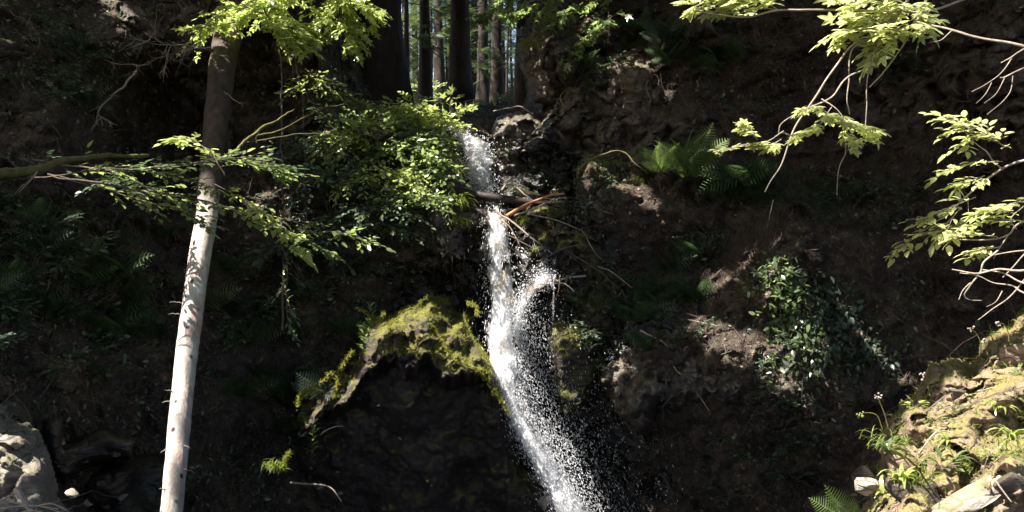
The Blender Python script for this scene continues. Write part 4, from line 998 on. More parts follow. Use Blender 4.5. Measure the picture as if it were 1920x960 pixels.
mult('ash_branch', 'lower ash branch with scattered leaflets and tangled grey twigs at the right edge', 'branch',
     [([(2050,380,3.7),(1920,415,3.9),(1890,440,3.95),(1850,450,4),(1780,448,4.05)], .006, .003), ([(1920,470,3.85),(1880,475,3.9),(1855,480,3.95)], .004, .002), ([(1890,440,3.95),(1870,470,3.95),(1862,485,3.95)], .003, .0015), ([(1920,385,3.9),(1895,410,3.9),(1905,430,3.9)], .003, .002)],
     [([(1900,395,3.9),(1880,395,3.95),(1860,395,3.95)], Q(seed=31, ntw=5)), ([(1900,412,3.9),(1880,415,3.95)], Q(seed=32, ntw=3)), ([(1870,445,3.95),(1830,440,4),(1790,440,4.05)], Q(seed=33)), ([(1875,462,3.95),(1850,468,3.95),(1830,475,4)], Q(seed=34, ntw=4)), ([(1930,375,3.9),(1900,380,3.9),(1870,388,3.95)], Q(seed=35, ntw=4))])
mult('dead_branch', 'tangle of white leafless twigs arching in from the right edge above the rock bank', 'dead branch',
     [([(2000,490,3.6),(1920,508,3.7),(1870,505,3.75),(1830,512,3.8),(1785,505,3.85)], .007, .003), ([(1990,540,3.6),(1920,530,3.7),(1880,512,3.75),(1840,505,3.8)], .005, .003), ([(1980,560,3.65),(1920,548,3.7),(1900,535,3.75),(1862,530,3.78),(1832,516,3.8),(1800,512,3.85)], .005, .002),
      ([(1870,470,3.8),(1845,490,3.8),(1838,510,3.8),(1820,535,3.82),(1808,553,3.85),(1818,562,3.85),(1842,563,3.85)], .005, .002), ([(1925,520,3.7),(1895,555,3.75),(1860,580,3.8),(1835,600,3.8)], .004, .0015), ([(1820,530,3.8),(1805,545,3.8),(1797,562,3.8)], .003, .0015), ([(1880,545,3.75),(1868,565,3.75),(1850,575,3.8)], .003, .001), ([(1990,440,3.7),(1930,470,3.75),(1900,500,3.75),(1880,520,3.75)], .004, .002)], [])

# ================================================================ ferns and plants on the slopes
def place_fern(label, px, py, nf, ln, mat, seed, out=.05, tpl=FROND2, spread=190, rise=.5, group=None, Y=None):
    p, n = onwall(px, py, out); p = p if Y is None else at(px, py, Y); W = MB(); L = MB(); fern(W, L, p, nf, ln, (n[0]*.5, -1), spread, rise, tpl, seed)
    return plant_thing('fern', label, 'fern', p, W, L, M['twigd'], M[mat], group, 'stems', 'fronds')
place_fern('large green fern half sunlit on the rim of the right mound', 1290, 330, 16, .72, 'fernb', 1, rise=1.0, tpl=FROND, Y=10.5)
place_fern('green fern beside the large fern, nearer the stream', 1240, 322, 11, .55, 'fernb', 2, rise=.9, tpl=FROND, Y=10.8)
place_fern('shaded fern hanging right of the large fern', 1385, 335, 12, .62, 'fern', 3, rise=.35, Y=10.6)
place_fern('dark fern below the hanging maple leaves', 1420, 330, 9, .5, 'fern', 4, rise=.3)
W = MB(); L = MB(); b = at(1612, 985, 3.2); fern(W, L, b, 5, .23, (-.9, -.2), 70, .8, FROND, 5)
plant_thing('fern', 'bright sunlit fern frond poking up at the bottom edge left of the rock bank', 'fern', b, W, L, M['twigd'], M['fernb'], None, 'stems', 'fronds')
# prototypes copied over the slope
def proto(kind, seed):
    W = MB(); L = MB(); z = np.zeros(3)
    if kind == 'fern': fern(W, L, z, 8, .5, (0, -1), 185, .65, FROND2, seed)
    else:
        g = np.random.default_rng(seed)
        for k in range(5):
            a = g.uniform(-2.6, -.5); e = np.array([math.cos(a)*.28, math.sin(a)*.2, g.uniform(.02, .3)])
            leafy(W, L, crom([z, e*.5+[0, 0, .06], e], 5), .004, .0015, 5, .14, 5, .065, OVATE, .5, .25, .2, 4, seed*11+k)
    return W, L
spots = []
g = np.random.default_rng(17)
def region(n, cx, cy, sx, sy, kinds, lo=.7, hi=1.2):
    for _ in range(n): spots.append((cx+g.normal()*sx, cy+g.normal()*sy, kinds[g.integers(len(kinds))], g.uniform(lo, hi)))
region(12, 90, 180, 60, 40, ['fern', 'herb']); region(16, 130, 600, 110, 50, ['fern', 'herb', 'herb']); region(8, 60, 680, 70, 50, ['herb'])
region(14, 590, 560, 50, 60, ['fern', 'herb']); region(6, 500, 740, 40, 40, ['fern']); region(16, 1270, 560, 90, 45, ['fern', 'fern', 'herb'])
region(12, 1290, 90, 60, 45, ['fern']); region(9, 1690, 130, 25, 30, ['herb']); region(9, 1560, 385, 40, 15, ['fern', 'herb'])
region(9, 1380, 370, 40, 20, ['fern']); region(12, 1350, 850, 90, 60, ['herb'], .6, 1); region(6, 30, 20, 30, 20, ['herb']); region(8, 190, 430, 80, 30, ['herb', 'fern'])
region(10, 640, 350, 40, 60, ['herb']); region(6, 760, 520, 60, 30, ['herb'], .5, .8); region(5, 1500, 800, 40, 30, ['herb'], .5, .8); region(5, 470, 560, 50, 60, ['herb', 'fern']); region(8, 1130, 620, 30, 60, ['herb'], .5, .8); region(6, 1090, 120, 50, 40, ['herb', 'fern'], .6, .9)
region(26, 160, 560, 120, 70, ['herb', 'herb', 'fern']); region(14, 560, 640, 60, 70, ['herb', 'fern']); region(12, 640, 420, 60, 60, ['herb']); region(10, 1260, 590, 90, 40, ['fern', 'herb']); region(10, 1130, 80, 70, 50, ['herb', 'fern'], .6, 1); region(8, 1490, 700, 60, 60, ['herb'], .5, .8); region(10, 60, 450, 60, 80, ['herb', 'fern']); region(8, 1600, 400, 60, 30, ['herb'])
src = {}
LABS = {'fern': ('dark green fern growing on the shaded ravine slope', 'fern', 'dark ferns on the shaded slope'), 'herb': ('low dark leafy plant rooted on the shaded ravine slope', 'plant', 'low dark plants on the shaded slope')}
for i, (x, y, kd, s) in enumerate(spots):
    p, n = hit(x, y)
    if p is None: continue
    v = i % 3
    if (kd, v) not in src:
        W, L = proto(kd, 50+v*7+(0 if kd == 'fern' else 3)); lab = LABS[kd]
        t = thing('fern' if kd == 'fern' else 'leafy_plant', lab[0], lab[1], (0, 0, 0), lab[2])
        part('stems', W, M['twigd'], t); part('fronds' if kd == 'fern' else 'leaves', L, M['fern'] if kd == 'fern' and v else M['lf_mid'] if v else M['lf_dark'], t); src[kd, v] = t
    else: t = copy_tree(src[kd, v])
    t.location = tuple(p+n*.04); t.rotation_euler = (0, 0, g.uniform(-.7, .7)+n[0]*.5); t.scale = (s, s, s)
# the ivy patch on the right slope
g = np.random.default_rng(29)
for lab, cen, n in [('ivy patch hanging on the right slope with its left edge sunlit', [(1460,520,14,16),(1470,560,22,20),(1490,600,30,24),(1500,650,30,26)], 900), ('dark ivy patch hanging to the right of the sunlit ivy', [(1560,620,36,22),(1610,660,34,26),(1560,680,50,22),(1540,570,32,32)], 800)]:
    Pn = []; Nn = []
    for _ in range(n//3):
        cx, cy, sx, sy = cen[g.integers(len(cen))]; p, nr = hit(cx+g.normal()*sx, cy+g.normal()*sy)
        if p is None or p[1] < 6: continue
        for k in range(3): Pn.append(p+nr*g.uniform(.03, .2)+g.normal(size=3)*.05); Nn.append(nr)
    Pn = np.array(Pn); Nn = np.array(Nn); L = MB(); d = unit(g.normal(size=Pn.shape)*.6+np.array([0, -.3, -.5]))
    L.inst(OVATE[0], OVATE[1], frames(d, unit(Nn*.6+np.array([0, 0, .7])+g.normal(size=Pn.shape)*.6), g.uniform(.03, .11, len(Pn))), Pn)
    tag(link('ivy', L, M['lf_green'] if n == 900 else M['lf_dark'], Pn.mean(0)), lab, 'ivy')
# litter and small growth, too many to count
def scatter(name, label, cat, n, tpl, mat, lo, hi, seed, cond, lift=.012, tilt=.5, srcs=None):
    g = np.random.default_rng(seed); L = MB()
    for pq, k in srcs:
        p, nn = sample(pq, k, cond); m = len(p)
        if not m: continue
        d = unit(np.cross(nn, g.normal(size=(m, 3))))
        L.inst(tpl[0], tpl[1], frames(d+np.array([0, 0, -.2]), unit(nn+g.normal(size=(m, 3))*tilt+np.array([0, 0, .3])), g.uniform(lo, hi, m)), p+nn*lift)
    o = link(name, L, M[mat], (0, 9, 0)); tag(o, label, cat, kind='stuff')
def view(p, nn): x, y = px_of(p); return (x > -150) & (x < 2070) & (y > -80) & (y < 1060)
slopeq = (P2, q[(np.abs(gx[q[:, 0]]-960) < 1150) & (gy[q[:, 0]] > -100) & (gy[q[:, 0]] < 1080)]) if False else None
qs = np.asarray(SOLID[0][1]); cxm = gx[qs[:, 0]]; cym = gy[qs[:, 0]]; vis = (cxm > -100) & (cxm < 2020) & (cym > -60) & (cym < 1020)
SL = (P2, qs[vis])
scatter('leaf_litter', 'brown dead leaves scattered over the ravine slopes', 'leaves', 0, OVATE, 'litter', .03, .085, 3, lambda p, n: view(p, n) & (n[:, 2]+.5*fbm(p*1.3, 3, 61) > .0), srcs=[(SL, 15000), (RK['mound'][1], 700), (RK['debris'][1], 900), (RK['spur'][1], 900), (RK['rib'][1], 500)])
scatter('ground_cover', 'small dark green leaves growing in patches over the ravine slopes', 'plants', 0, OVATE, 'lf_mid', .035, .085, 4, lambda p, n: view(p, n) & (fbm(p*.9, 3, 62)+.35*(p[:, 0] < -1.2)-.12*(p[:, 0] > 3.2) > .2), .04, .7, srcs=[(SL, 34000), (RK['mound'][1], 2500), (RK['ledge'][1], 500)])
scatter('fine_twigs', 'fine dead twigs and rootlets littering the slopes', 'twigs', 0, (np.array([[0, -.012, 0], [0, .012, .004], [.5, .012, .08], [.5, -.012, .07], [1, 0, 0]]), [(0, 1, 2, 3), (3, 2, 4)]), 'twigd', .1, .4, 5, lambda p, n: view(p, n), .03, .6, srcs=[(SL, 9000), (RK['debris'][1], 900), (RK['bank'][1], 120), (RK['spur'][1], 300)])
g = np.random.default_rng(91); L = MB()
pr, nr = sample(SL, 26000, lambda p, n: view(p, n) & (fbm(p*1.1, 3, 63)+.25*(px_of(p)[0] > 1250) > .15)); k = len(pr)
RT = (np.array([[0, -.006, 0], [0, .006, 0], [.35, .005, .05], [.35, -.005, .05], [.7, .004, .02], [.7, -.004, .02], [1, 0, .07]]), [(0, 1, 2, 3), (3, 2, 4, 5), (5, 4, 6)])
L.inst(RT[0], RT[1], frames(unit(np.array([0, -.25, -1.0])+nr*.25+g.normal(size=(k, 3))*.35), unit(nr+g.normal(size=(k, 3))*.3), g.uniform(.08, .38, k)), pr+nr*.03)
o = link('dry_rootlets', L, M['twigd'], (0, 9, 0)); tag(o, 'dry grass and rootlets hanging down the slopes', 'dry grass', kind='stuff')
_pf = (Pf, np.asarray(qf))
scatter('forest_litter', 'brown leaves and needles covering the forest floor', 'leaves', 0, OVATE, 'litter', .05, .12, 6, lambda p, n: (p[:, 1] < 25) & (np.abs(p[:, 0]+1) < 3.5), srcs=[(_pf, 9000)])

# ================================================================ the foreground rock bank, its stones and weeds
def onbank(px, py): p, n = hit(px, py); return p, n
g = np.random.default_rng(71)
freerock('flat_rock', 'long flat slab of pale grey rock tilted across the bottom of the bank', 'rock', at(1830, 925, 3.12), (.26, .1, .05), M['pale'], 3, rot=.52, planes=7)
freerock('rock', 'small pale stone at the left foot of the rock bank', 'rock', at(1618, 918, 3.5), (.085, .07, .06), M['pale'], 5)
freerock('rock', 'tan block with a bright top on the shoulder of the rock bank', 'rock', at(1752, 800, 3.98), (.16, .12, .085), M['tan'], 6, rot=.5)
freerock('rock', 'upright tan block crowning the rock bank', 'rock', at(1784, 736, 4.16), (.1, .08, .085), M['tan'], 7)
freerock('rock', 'grey stone in a crack at the middle of the rock bank', 'rock', at(1792, 740, 3.85), (.05, .05, .055), M['slate'], 8)
freerock('rock', 'brown weathered block at the lower left of the rock bank', 'rock', at(1715, 935, 3.25), (.13, .1, .1), M['slate'], 9)
freerock('rock', 'mossy boulder at the right edge of the rock bank', 'rock', at(1920, 668, 4.12), (.12, .1, .1), M['tan'], 10)
freerock('rock', 'tan stone just below the crest of the rock bank', 'rock', at(1850, 706, 4.05), (.09, .08, .06), M['tan'], 11)
freerock('rock', 'shaded brown stone in the dark gap above the slab', 'rock', at(1840, 860, 3.4), (.08, .07, .06), M['slate'], 12)
freerock('rock', 'brown stone near the lower right corner', 'rock', at(1905, 905, 3.0), (.09, .07, .07), M['slate'], 13)
freerock('rock', 'wedge shaped brown stone on the left flank of the rock bank', 'rock', at(1690, 860, 3.5), (.09, .08, .1), M['tan'], 14)
freerock('rock', 'dark pointed stone left of the pale stone', 'rock', at(1622, 890, 3.9), (.07, .06, .06), M['slate'], 15)
BV = bvh_of(SOLID)
bankspots = [('weed with long curled leaves in the middle of the rock bank', 1780, 838, .13, 14, 'lf_bright'), ('low weed with round leaves below the crest block', 1752, 792, .07, 12, 'fernb'), ('broad pale leaves at the right edge of the rock bank', 1895, 825, .14, 12, 'lf_bright'),
  ('weed with dark green blades over the left flank', 1660, 850, .12, 12, 'lf_green'), ('bright weed at the foot of the wedge stone', 1640, 880, .1, 10, 'fernb'), ('drooping pale weed over the left of the flat slab', 1655, 930, .11, 12, 'lf_bright'), ('green weed under the long curled leaves', 1790, 868, .1, 12, 'lf_green'),
  ('small sprig on the crest of the rock bank', 1850, 672, .06, 14, 'fernb'), ('pale round leaved sprig near the mossy boulder', 1880, 690, .06, 14, 'fernb'), ('bright herb in the upper right of the bank', 1900, 745, .07, 12, 'fernb'), ('low yellow herb above the grey stone', 1815, 745, .05, 14, 'lf_bright'), ('leafy herb between the slab and the middle weeds', 1820, 880, .07, 12, 'fernb'), ('trailing weed with narrow leaves on the upper left edge of the bank', 1715, 765, .09, 16, 'lf_bright'), ('dark green herb in the hollow at the middle of the bank', 1770, 880, .09, 16, 'lf_green'),
  ('drooping pale grassy weed near the bottom of the left flank', 1690, 905, .12, 16, 'lf_bright'), ('small bright herb at the right edge near the top of the bank', 1915, 700, .07, 16, 'fernb'), ('herb with heart shaped leaves just above the flat slab', 1860, 855, .08, 16, 'lf_bright'), ('low herb at the foot of the crest block', 1785, 770, .07, 16, 'lf_green'), ('straggling weed halfway up the right of the bank', 1870, 770, .1, 16, 'lf_bright')]
for k, (lab, x, y, ln, n, mt) in enumerate(bankspots):
    p, nr = onbank(x, y); W = MB(); L = MB(); r_ = np.random.default_rng(200+k)
    a = r_.uniform(0, 2*math.pi, n); d = unit(np.stack([np.cos(a), np.sin(a)*.7-.3, r_.uniform(.1, 1.0, n)], -1))
    tp = GRASS if ln > .09 else OVATE
    if tp is GRASS: tp = (GRASS[0]*np.array([1, 4.5, 1]), GRASS[1])
    st = p+d*ln*.5*(0 if ln > .09 else 1)
    for j in range(n): tube(W, np.array([p-[0, 0, .01], st[j]+d[j]*.004]), .0015, .001, 4)
    L.inst(tp[0], tp[1], frames(d+np.array([0, 0, -.3])*(ln <= .09), np.tile([0, 0, 1.0], (n, 1))+r_.normal(size=(n, 3))*.2, ln*r_.uniform(.5, 1.1, n)*(1.2 if ln > .09 else .6)), st)
    plant_thing('weed', lab, 'weed', p, W, L, M['twigd'], M[mt], None, 'stalks', 'leaves')
for k, (lab, x, y, n, ln) in enumerate([('dry straw coloured grass above the flat slab', 1800, 885, 90, .13), ('yellow moss like tuft at the right edge of the bank', 1910, 775, 120, .07), ('short bright grass on the lower middle of the bank', 1730, 905, 90, .08), ('short grass on the crest of the bank', 1830, 700, 70, .06), ('wiry dry grass tuft off the left flank of the bank', 1665, 835, 60, .12), ('grass at the right edge above the slab', 1900, 850, 80, .1)]):
    p, nr = onbank(x, y); grasstuft('grass_tuft', lab, p, n, ln, 'grass', 300+k, (0, -.3), 1.1, .7)
for k, (lab, pts) in enumerate([('tall seed head stalk rising from the crest of the bank', [(1842,662,4.0),(1838,640,4.0),(1830,625,4.0),(1822,618,4.0)]), ('curved seed head stalk at the right of the crest', [(1892,640,4.0),(1890,622,4.0),(1882,608,4.0),(1872,606,4.0)]),
     ('thin upright seed stalk left of the crest block', [(1744,742,3.95),(1738,720,3.95),(1730,704,3.95)]), ('leaning seed stalk off the left flank of the bank', [(1665,800,3.7),(1658,775,3.7),(1650,755,3.7),(1646,742,3.7)]), ('thin stalk with a yellow bud beside the dry tuft', [(1655,805,3.7),(1645,780,3.7),(1630,774,3.7),(1612,776,3.7)]), ('short stalk on the crest sprigs', [(1852,665,4),(1848,648,4),(1845,638,4)])]):
    p = ppath(pts, 6); t = thing('seed_stalk', lab, 'plant stalk', p[0]); W = MB(); tube(W, p, .0028, .0014, 5); part('stalk', W, M['twigm'], t)
    W = MB(); r_ = np.random.default_rng(k); n = 9; W.inst(ICO[0], ICO[1], frames(unit(r_.normal(size=(n, 3))), unit(r_.normal(size=(n, 3))), r_.uniform(.003, .007, n)), p[-1]+r_.normal(size=(n, 3))*.008); part('seed_head', W, M['grass'] if k == 4 else M['twig'], t)
for k, (lab, pts) in enumerate([('bare twig lying over the crest of the bank', [(1830,735,3.85),(1870,728,3.85),(1905,745,3.8),(1930,740,3.8)]), ('curved dry stalk over the middle of the bank', [(1720,850,3.5),(1745,815,3.5),(1780,808,3.5),(1800,830,3.45)]), ('short stick leaning on the flat slab', [(1870,905,3.0),(1885,925,2.98),(1898,942,2.96)])]):
    stick(lab, pts, .004, 'twig')

g = np.random.default_rng(77)
for nm, lab, n_, tp, mt, lo, hi, thr in [('bank_growth', 'small creeping green leaves all over the sunlit rock bank', 2600, OVATE, 'fernb', .012, .035, .0), ('dry_grass', 'dry straw coloured grass blades matted over the sunlit rock bank', 5200, GRASS, 'grass', .03, .085, -.1), ('bank_litter', 'brown dead leaves caught between the stones of the rock bank', 1500, OVATE, 'litter', .015, .04, -.2)]:
    p, nn = sample(BANK, n_, lambda p, n: (n[:, 2] > -.1) & (fbm(p*3.3, 3, len(nm)*3) > thr)); k = len(p); L = MB()
    d = unit(nn*.35+g.normal(size=(k, 3))*.8+np.array([0, 0, .1])) if nm == 'dry_grass' else unit(np.cross(nn, g.normal(size=(k, 3))))
    L.inst(tp[0]*(np.array([1, 1.6, .8]) if nm == 'dry_grass' else 1), tp[1], frames(d, unit(nn+g.normal(size=(k, 3))*.5), g.uniform(lo, hi, k)), p+nn*.006)
    tag(link(nm, L, M[mt], (2, 3.5, -.8)), lab, 'grass' if nm == 'dry_grass' else 'leaves', kind='stuff')
# ================================================================ debris at the lower left
BVd = BV
freerock('rock', 'pale angular stone beside the grey boulder', 'rock', hit(165, 945)[0], (.09, .07, .07), M['pale'], 21)
freerock('rock', 'small lit stone between the boulder and the pale angular stone', 'rock', at(135, 925, 5.0), (.05, .05, .035), M['pale'], 22)
freerock('rock', 'dark stone right of the pale angular stone', 'rock', hit(200, 950)[0], (.07, .07, .07), M['slate'], 23)
freerock('rock', 'mossy stone under the dark smooth boulder', 'rock', hit(228, 930)[0], (.07, .06, .06), M['grey'], 24)
freerock('rock', 'bright triangular stone chip behind the grey boulder', 'rock', hit(118, 830)[0], (.035, .03, .06), M['pale'], 25)
for k, (x, y, Y, s) in enumerate([(150,800,7.2,.08),(180,786,7.3,.07),(240,810,7.4,.1),(270,842,7.2,.09),(300,825,7.6,.08),(215,850,7,.07),(160,865,6.8,.06),(255,790,7.8,.09),(190,905,6.2,.08),(260,965,6,.1),(440,880,9.3,.1)]):
    _h = hit(x, y)[0]; _h = at(x, y, Y) if _h is None else _h
    freerock('rock', 'dark stone in the rubble left of the bare trunk', 'rock', _h, (s*1.1, s*.8, s*.5), M['slate'], 60+k, 'rubble stones left of the bare trunk', solid=False)
stick('broken pale plank-like splinter leaning on the grey boulder', [(28,918,4.5),(45,938,4.45),(62,962,4.4)], .02, 'twig', .014)
for k, pts in enumerate([[(-20,935,4.4),(40,945,4.4),(110,955,4.4)], [(0,955,4.4),(60,948,4.4),(120,962,4.4)], [(-10,945,4.35),(20,930,4.4),(40,928,4.4)], [(70,950,4.4),(100,945,4.4),(125,958,4.4)], [(10,965,4.3),(60,958,4.3),(100,968,4.3)]]):
    stick('thin pale twig in the pile at the foot of the grey boulder', pts, .006, 'twig', group='twigs at the foot of the grey boulder', sub=2, seed=k)
for k, (x, y, Y, s) in enumerate([(600,915,9.0,.07),(575,905,9.1,.05),(640,925,9.0,.05),(500,935,9.2,.05),(632,885,9,.03)]):
    freerock('rock', 'small lit stone on the dark ledge at the foot of the outcrop', 'rock', hit(x, y)[0], (s*1.6, s, s*.5), M['pale'], 80+k, 'small stones at the foot of the outcrop', solid=False)
stick('thin pale root winding over the dark ledge at the foot of the outcrop', [(545,905,9.1),(585,908,9.05),(620,915,9.0),(640,940,9)], .014, 'twig')
freerock('rock', 'wet pale stone at the foot of the fall beside the outcrop', 'rock', at(1022, 942, 10.0), (.13, .1, .13), M['pale'], 90, solid=False)
freerock('rock', 'flat wet stone catching light right of the veil of spray', 'rock', at(1165, 712, 10.7), (.2, .12, .05), M['slate'], 91, solid=False)
freerock('rock', 'small stone lit beside the dangling root', 'rock', at(1160, 640, 10.8), (.14, .08, .04), M['slate'], 92, solid=False)

# ================================================================ trees of the wood above the fall
def floorz(x, y): k = int(np.argmin((Pf[:, 0]-x)**2+(Pf[:, 1]-y)**2)); return Pf[k, 2]
def tree(label, px, Y, wpx, h, crown, seed, group=None, lean=0.0, z0=1.5, bark='bark', flare=1.2, n=380):
    g = np.random.default_rng(seed); x = (px-960)/F*Y; z = floorz(x, Y)-.25; r = wpx/2/F*Y
    s = np.linspace(0, 1, 26)[:, None]; base = np.array([x, Y, z]); p = base+np.array([lean*h, 0, h])*s+np.stack([fbm(s*3+seed+k*5+np.zeros((26, 3)), 2, seed+k) for k in (0, 1)]+[np.zeros(26)], -1)*.08*s
    W = MB(); tube(W, p, r, r*.35, 14, wob=.12, flare=flare)
    t = thing('conifer_tree', label, 'tree', base, group); part('trunk', W, M[bark], t)
    W = MB(); L = MB(); P_ = []; D_ = []; S_ = []
    for k in range(n//9):
        hz = z0+(h*.8-z0)*g.random()**1.1; a = g.uniform(0, 2*math.pi); b = p[0]+(p[-1]-p[0])*(hz/h); l_ = g.uniform(.5, 1.0)*crown*(1.1-.5*hz/h)
        d = np.array([math.cos(a), math.sin(a), g.uniform(-.35, .15)]); bp = b+d*l_*np.linspace(0, 1, 7)[:, None]+np.array([0, 0, -.25*l_])*np.linspace(0, 1, 7)[:, None]**2
        tube(W, bp, .014, .004, 4, jitter=.02)
        if hz < z0+.5 and g.random() < .6: continue
        for j in range(9):
            u = g.uniform(.3, 1); q = b+d*l_*u+np.array([0, 0, -.25*l_*u*u]); sd = g.choice([-1, 1])
            P_.append(q+g.normal(size=3)*.05); D_.append([d[0]*.5-d[1]*sd, d[1]*.5+d[0]*sd, g.uniform(-.5, .05)]); S_.append(g.uniform(.22, .45))
    part('limbs', W, M['barkg'], t)
    if P_:
        P_ = np.array(P_); L.inst(SPRAY[0], SPRAY[1], frames(unit(np.array(D_)), unit(np.array([0, 0, 1.0])+g.normal(size=P_.shape)*.5), np.array(S_)), P_); part('crown', L, M['needle'], t, smooth=False)
    return t
W = None
tree('huge dark tree trunk with flared roots standing at the left of the wood opening', 712, 15.2, 84, 13, 2.0, 1, z0=3.2, flare=.9)
tree('dark straight conifer left of the centre of the wood opening', 797, 20, 17, 15, 1.6, 2)
tree('stout conifer in the centre of the wood opening', 862, 18.5, 32, 15, 1.7, 3, z0=2.2)
tree('leaning dark conifer between the two larger centre trees', 826, 23, 14, 15, 1.6, 4, lean=-.02)
tree('pair-like dark conifer right of the stout centre tree', 932, 21, 18, 15, 1.6, 5)
tree('slim pale conifer stem hard against the cliff edge', 978, 17, 20, 12, 1.2, 6, bark='barkg', z0=2.6)
tree('slim conifer just right of the stout centre tree', 906, 22, 17, 15, 1.5, 7)
tree('slim grey conifer just right of the huge dark trunk', 762, 19, 9, 13, 1.4, 8, bark='barkg')
g = np.random.default_rng(8)
for k in range(32):
    px = 700+k*9.1+g.normal()*5; Y = g.uniform(25, 34)
    tree('thin dark conifer in the depth of the wood above the fall', px, Y, g.uniform(4, 10)*22/Y, 13, 1.5, 20+k, 'thin conifers deep in the wood', lean=g.normal()*.015, z0=g.uniform(1.2, 3.2), flare=.4, n=420)
g = np.random.default_rng(9)
for k in range(10):
    x, Y = g.uniform(-3.6, .2), g.uniform(17, 23.5); z = floorz(x, Y); W = MB(); L = MB()
    for j in range(4):
        a = g.uniform(0, 6.28); e = np.array([math.cos(a)*.35, math.sin(a)*.35, g.uniform(.2, .55)]); b = np.array([x, Y, z])
        leafy(W, L, crom([b, b+e*.6+[0, 0, .1], b+e], 5), .005, .002, 5, .25, 5, .1, OVATE, .5, .2, .2, 4, 400+k*5+j)
    plant_thing('leafy_plant', 'low leafy undergrowth plant between the trees above the fall', 'plant', b, W, L, M['twigd'], M['lf_green'], 'undergrowth plants in the wood', 'stems', 'leaves')

# ================================================================ water
def stream(pts, n=60):
    p = np.array(pts, float); t = np.linspace(0, 1, len(p)); s = np.linspace(0, 1, n)
    out = np.stack([np.interp(s, t, p[:, k]) for k in range(4)], -1)
    return out
def fallcore(W, pts, thick=.06, n=90, m=18, seed=1, amp=.045):
    s = stream(pts, n); c = atv(s[:, 0], s[:, 1], s[:, 2]); hw = s[:, 3]/F*s[:, 2]
    a = np.linspace(0, 2*math.pi, m, endpoint=False)
    V = c[:, None]+np.stack([np.cos(a)[None]*hw[:, None], np.sin(a)[None]*thick+0*hw[:, None], 0*hw[:, None]*a[None]], -1)
    V = V.reshape(-1, 3); cc = np.repeat(c, m, 0); d = V-cc
    V = V+unit(d)*(amp*fbm(V*np.array([9, 9, 3.5]), 4, seed)+.5*amp*fbm(V*np.array([30, 30, 11]), 3, seed+4))[:, None]
    i = np.arange(n-1)[:, None]*m; k = np.arange(m)[None]
    W.add(V, np.stack([i+k, i+(k+1) % m, i+m+(k+1) % m, i+m+k], -1).reshape(-1, 4))
def drops(W, pts, n, spread=1.0, size=(.006, .02), elong=3.0, seed=1, dz=.1, bias=None, tpl=OCT, tang=True, vdir=None):
    g = np.random.default_rng(seed); s = stream(pts, 200); idx = g.integers(0, 199, n)
    r = s[idx]; nx_ = stream(pts, 200)[np.minimum(idx+6, 199)]
    off = g.normal(size=n)*.55 if bias is None else bias(g, n)
    p = atv(r[:, 0]+off*r[:, 3]*spread, r[:, 1]+g.normal(size=n)*6, r[:, 2]+g.normal(size=n)*dz)
    v = unit(atv(nx_[:, 0], nx_[:, 1], nx_[:, 2])-atv(r[:, 0], r[:, 1], r[:, 2])+g.normal(size=(n, 3))*.02) if vdir is None else unit(np.array(vdir)+g.normal(size=(n, 3))*.12)
    sz = g.uniform(size[0], size[1], n)*g.uniform(.5, 1, n)
    Mx = frames(v, unit(g.normal(size=(n, 3))), sz); Mx[:, :, 0] *= elong*g.uniform(.4, 1.4, n)[:, None]
    W.inst(tpl[0], tpl[1], Mx, p)
main = [(918,396,11.1,20),(924,410,11.0,28),(930,440,10.9,27),(934,480,10.85,28),(940,520,10.8,29),(943,560,10.75,28),(940,600,10.7,29),(938,640,10.6,31),(941,680,10.5,33),(945,705,10.42,30),(950,735,10.35,24)]
low = [(944,664,10.5,22),(946,690,10.45,25),(952,730,10.35,19),(966,775,10.2,22),(986,815,10.1,27),(1006,850,10.05,32),(1033,890,10,36),(1052,930,9.95,39),(1074,975,9.9,44),(1100,1030,9.9,50)]
veil = [(965,560,10.75,34),(978,620,10.7,42),(990,680,10.6,50),(1005,740,10.5,54),(1030,800,10.4,58),(1055,860,10.3,62),(1085,930,10.2,70),(1115,1000,10.1,76)]
EDGE = 0.0
def sheets(name, mat, sets, extra, label, cat='waterfall', kind='structure', loc=(0, 10, 0)):
    """curved sheets of water; 'core' is 1 in the middle of a sheet and 0 at its edges"""
    W = MB(); core = []
    for k, (pts, dy, sc_, amp, cg) in enumerate(sets):
        n, m = 150, 26; s = stream(pts, n); t = np.linspace(-1, 1, m)
        wob_ = fbm(np.stack([np.linspace(0, 9, n)+k*7, np.zeros(n), np.zeros(n)], -1), 3, k+3)
        X = s[:, 0][:, None]+(t[None]+.12*wob_[:, None])*s[:, 3][:, None]*sc_
        V = atv(X, s[:, 1][:, None]+0*X, s[:, 2][:, None]+dy+.09*(t**2)[None]); V = V.reshape(-1, 3)
        V[:, 1] += amp*fbm(V*np.array([8, 8, 3]), 4, 5+k); V[:, 0] += .4*amp*fbm(V*np.array([10, 10, 3]), 3, 15+k)
        J = np.arange(n*m).reshape(n, m); W.add(V, np.stack([J[:-1, :-1], J[1:, :-1], J[1:, 1:], J[:-1, 1:]], -1).reshape(-1, 4))
        v_ = np.linspace(0, 1, n)[:, None]
        core.append(((1-np.abs(t)[None]**1.6)*smooth(0, .06, v_)*cg-1.6*smooth(.9, 1, v_)*(1-EDGE)).ravel())
    nv = W.n; W_ = extra(W) if extra else None
    o = link(name, W, M[mat], loc); tag(o, label, cat, kind=kind)
    a = o.data.attributes.new('core', 'FLOAT', 'POINT'); arr = np.full(W.n, 3.0); arr[:nv] = np.concatenate(core); a.data.foreach_set('value', arr.astype(np.float32))
    return o
def ex1(W): drops(W, main, 2200, 1.25, (.0025, .007), 4.5, 1, .09)
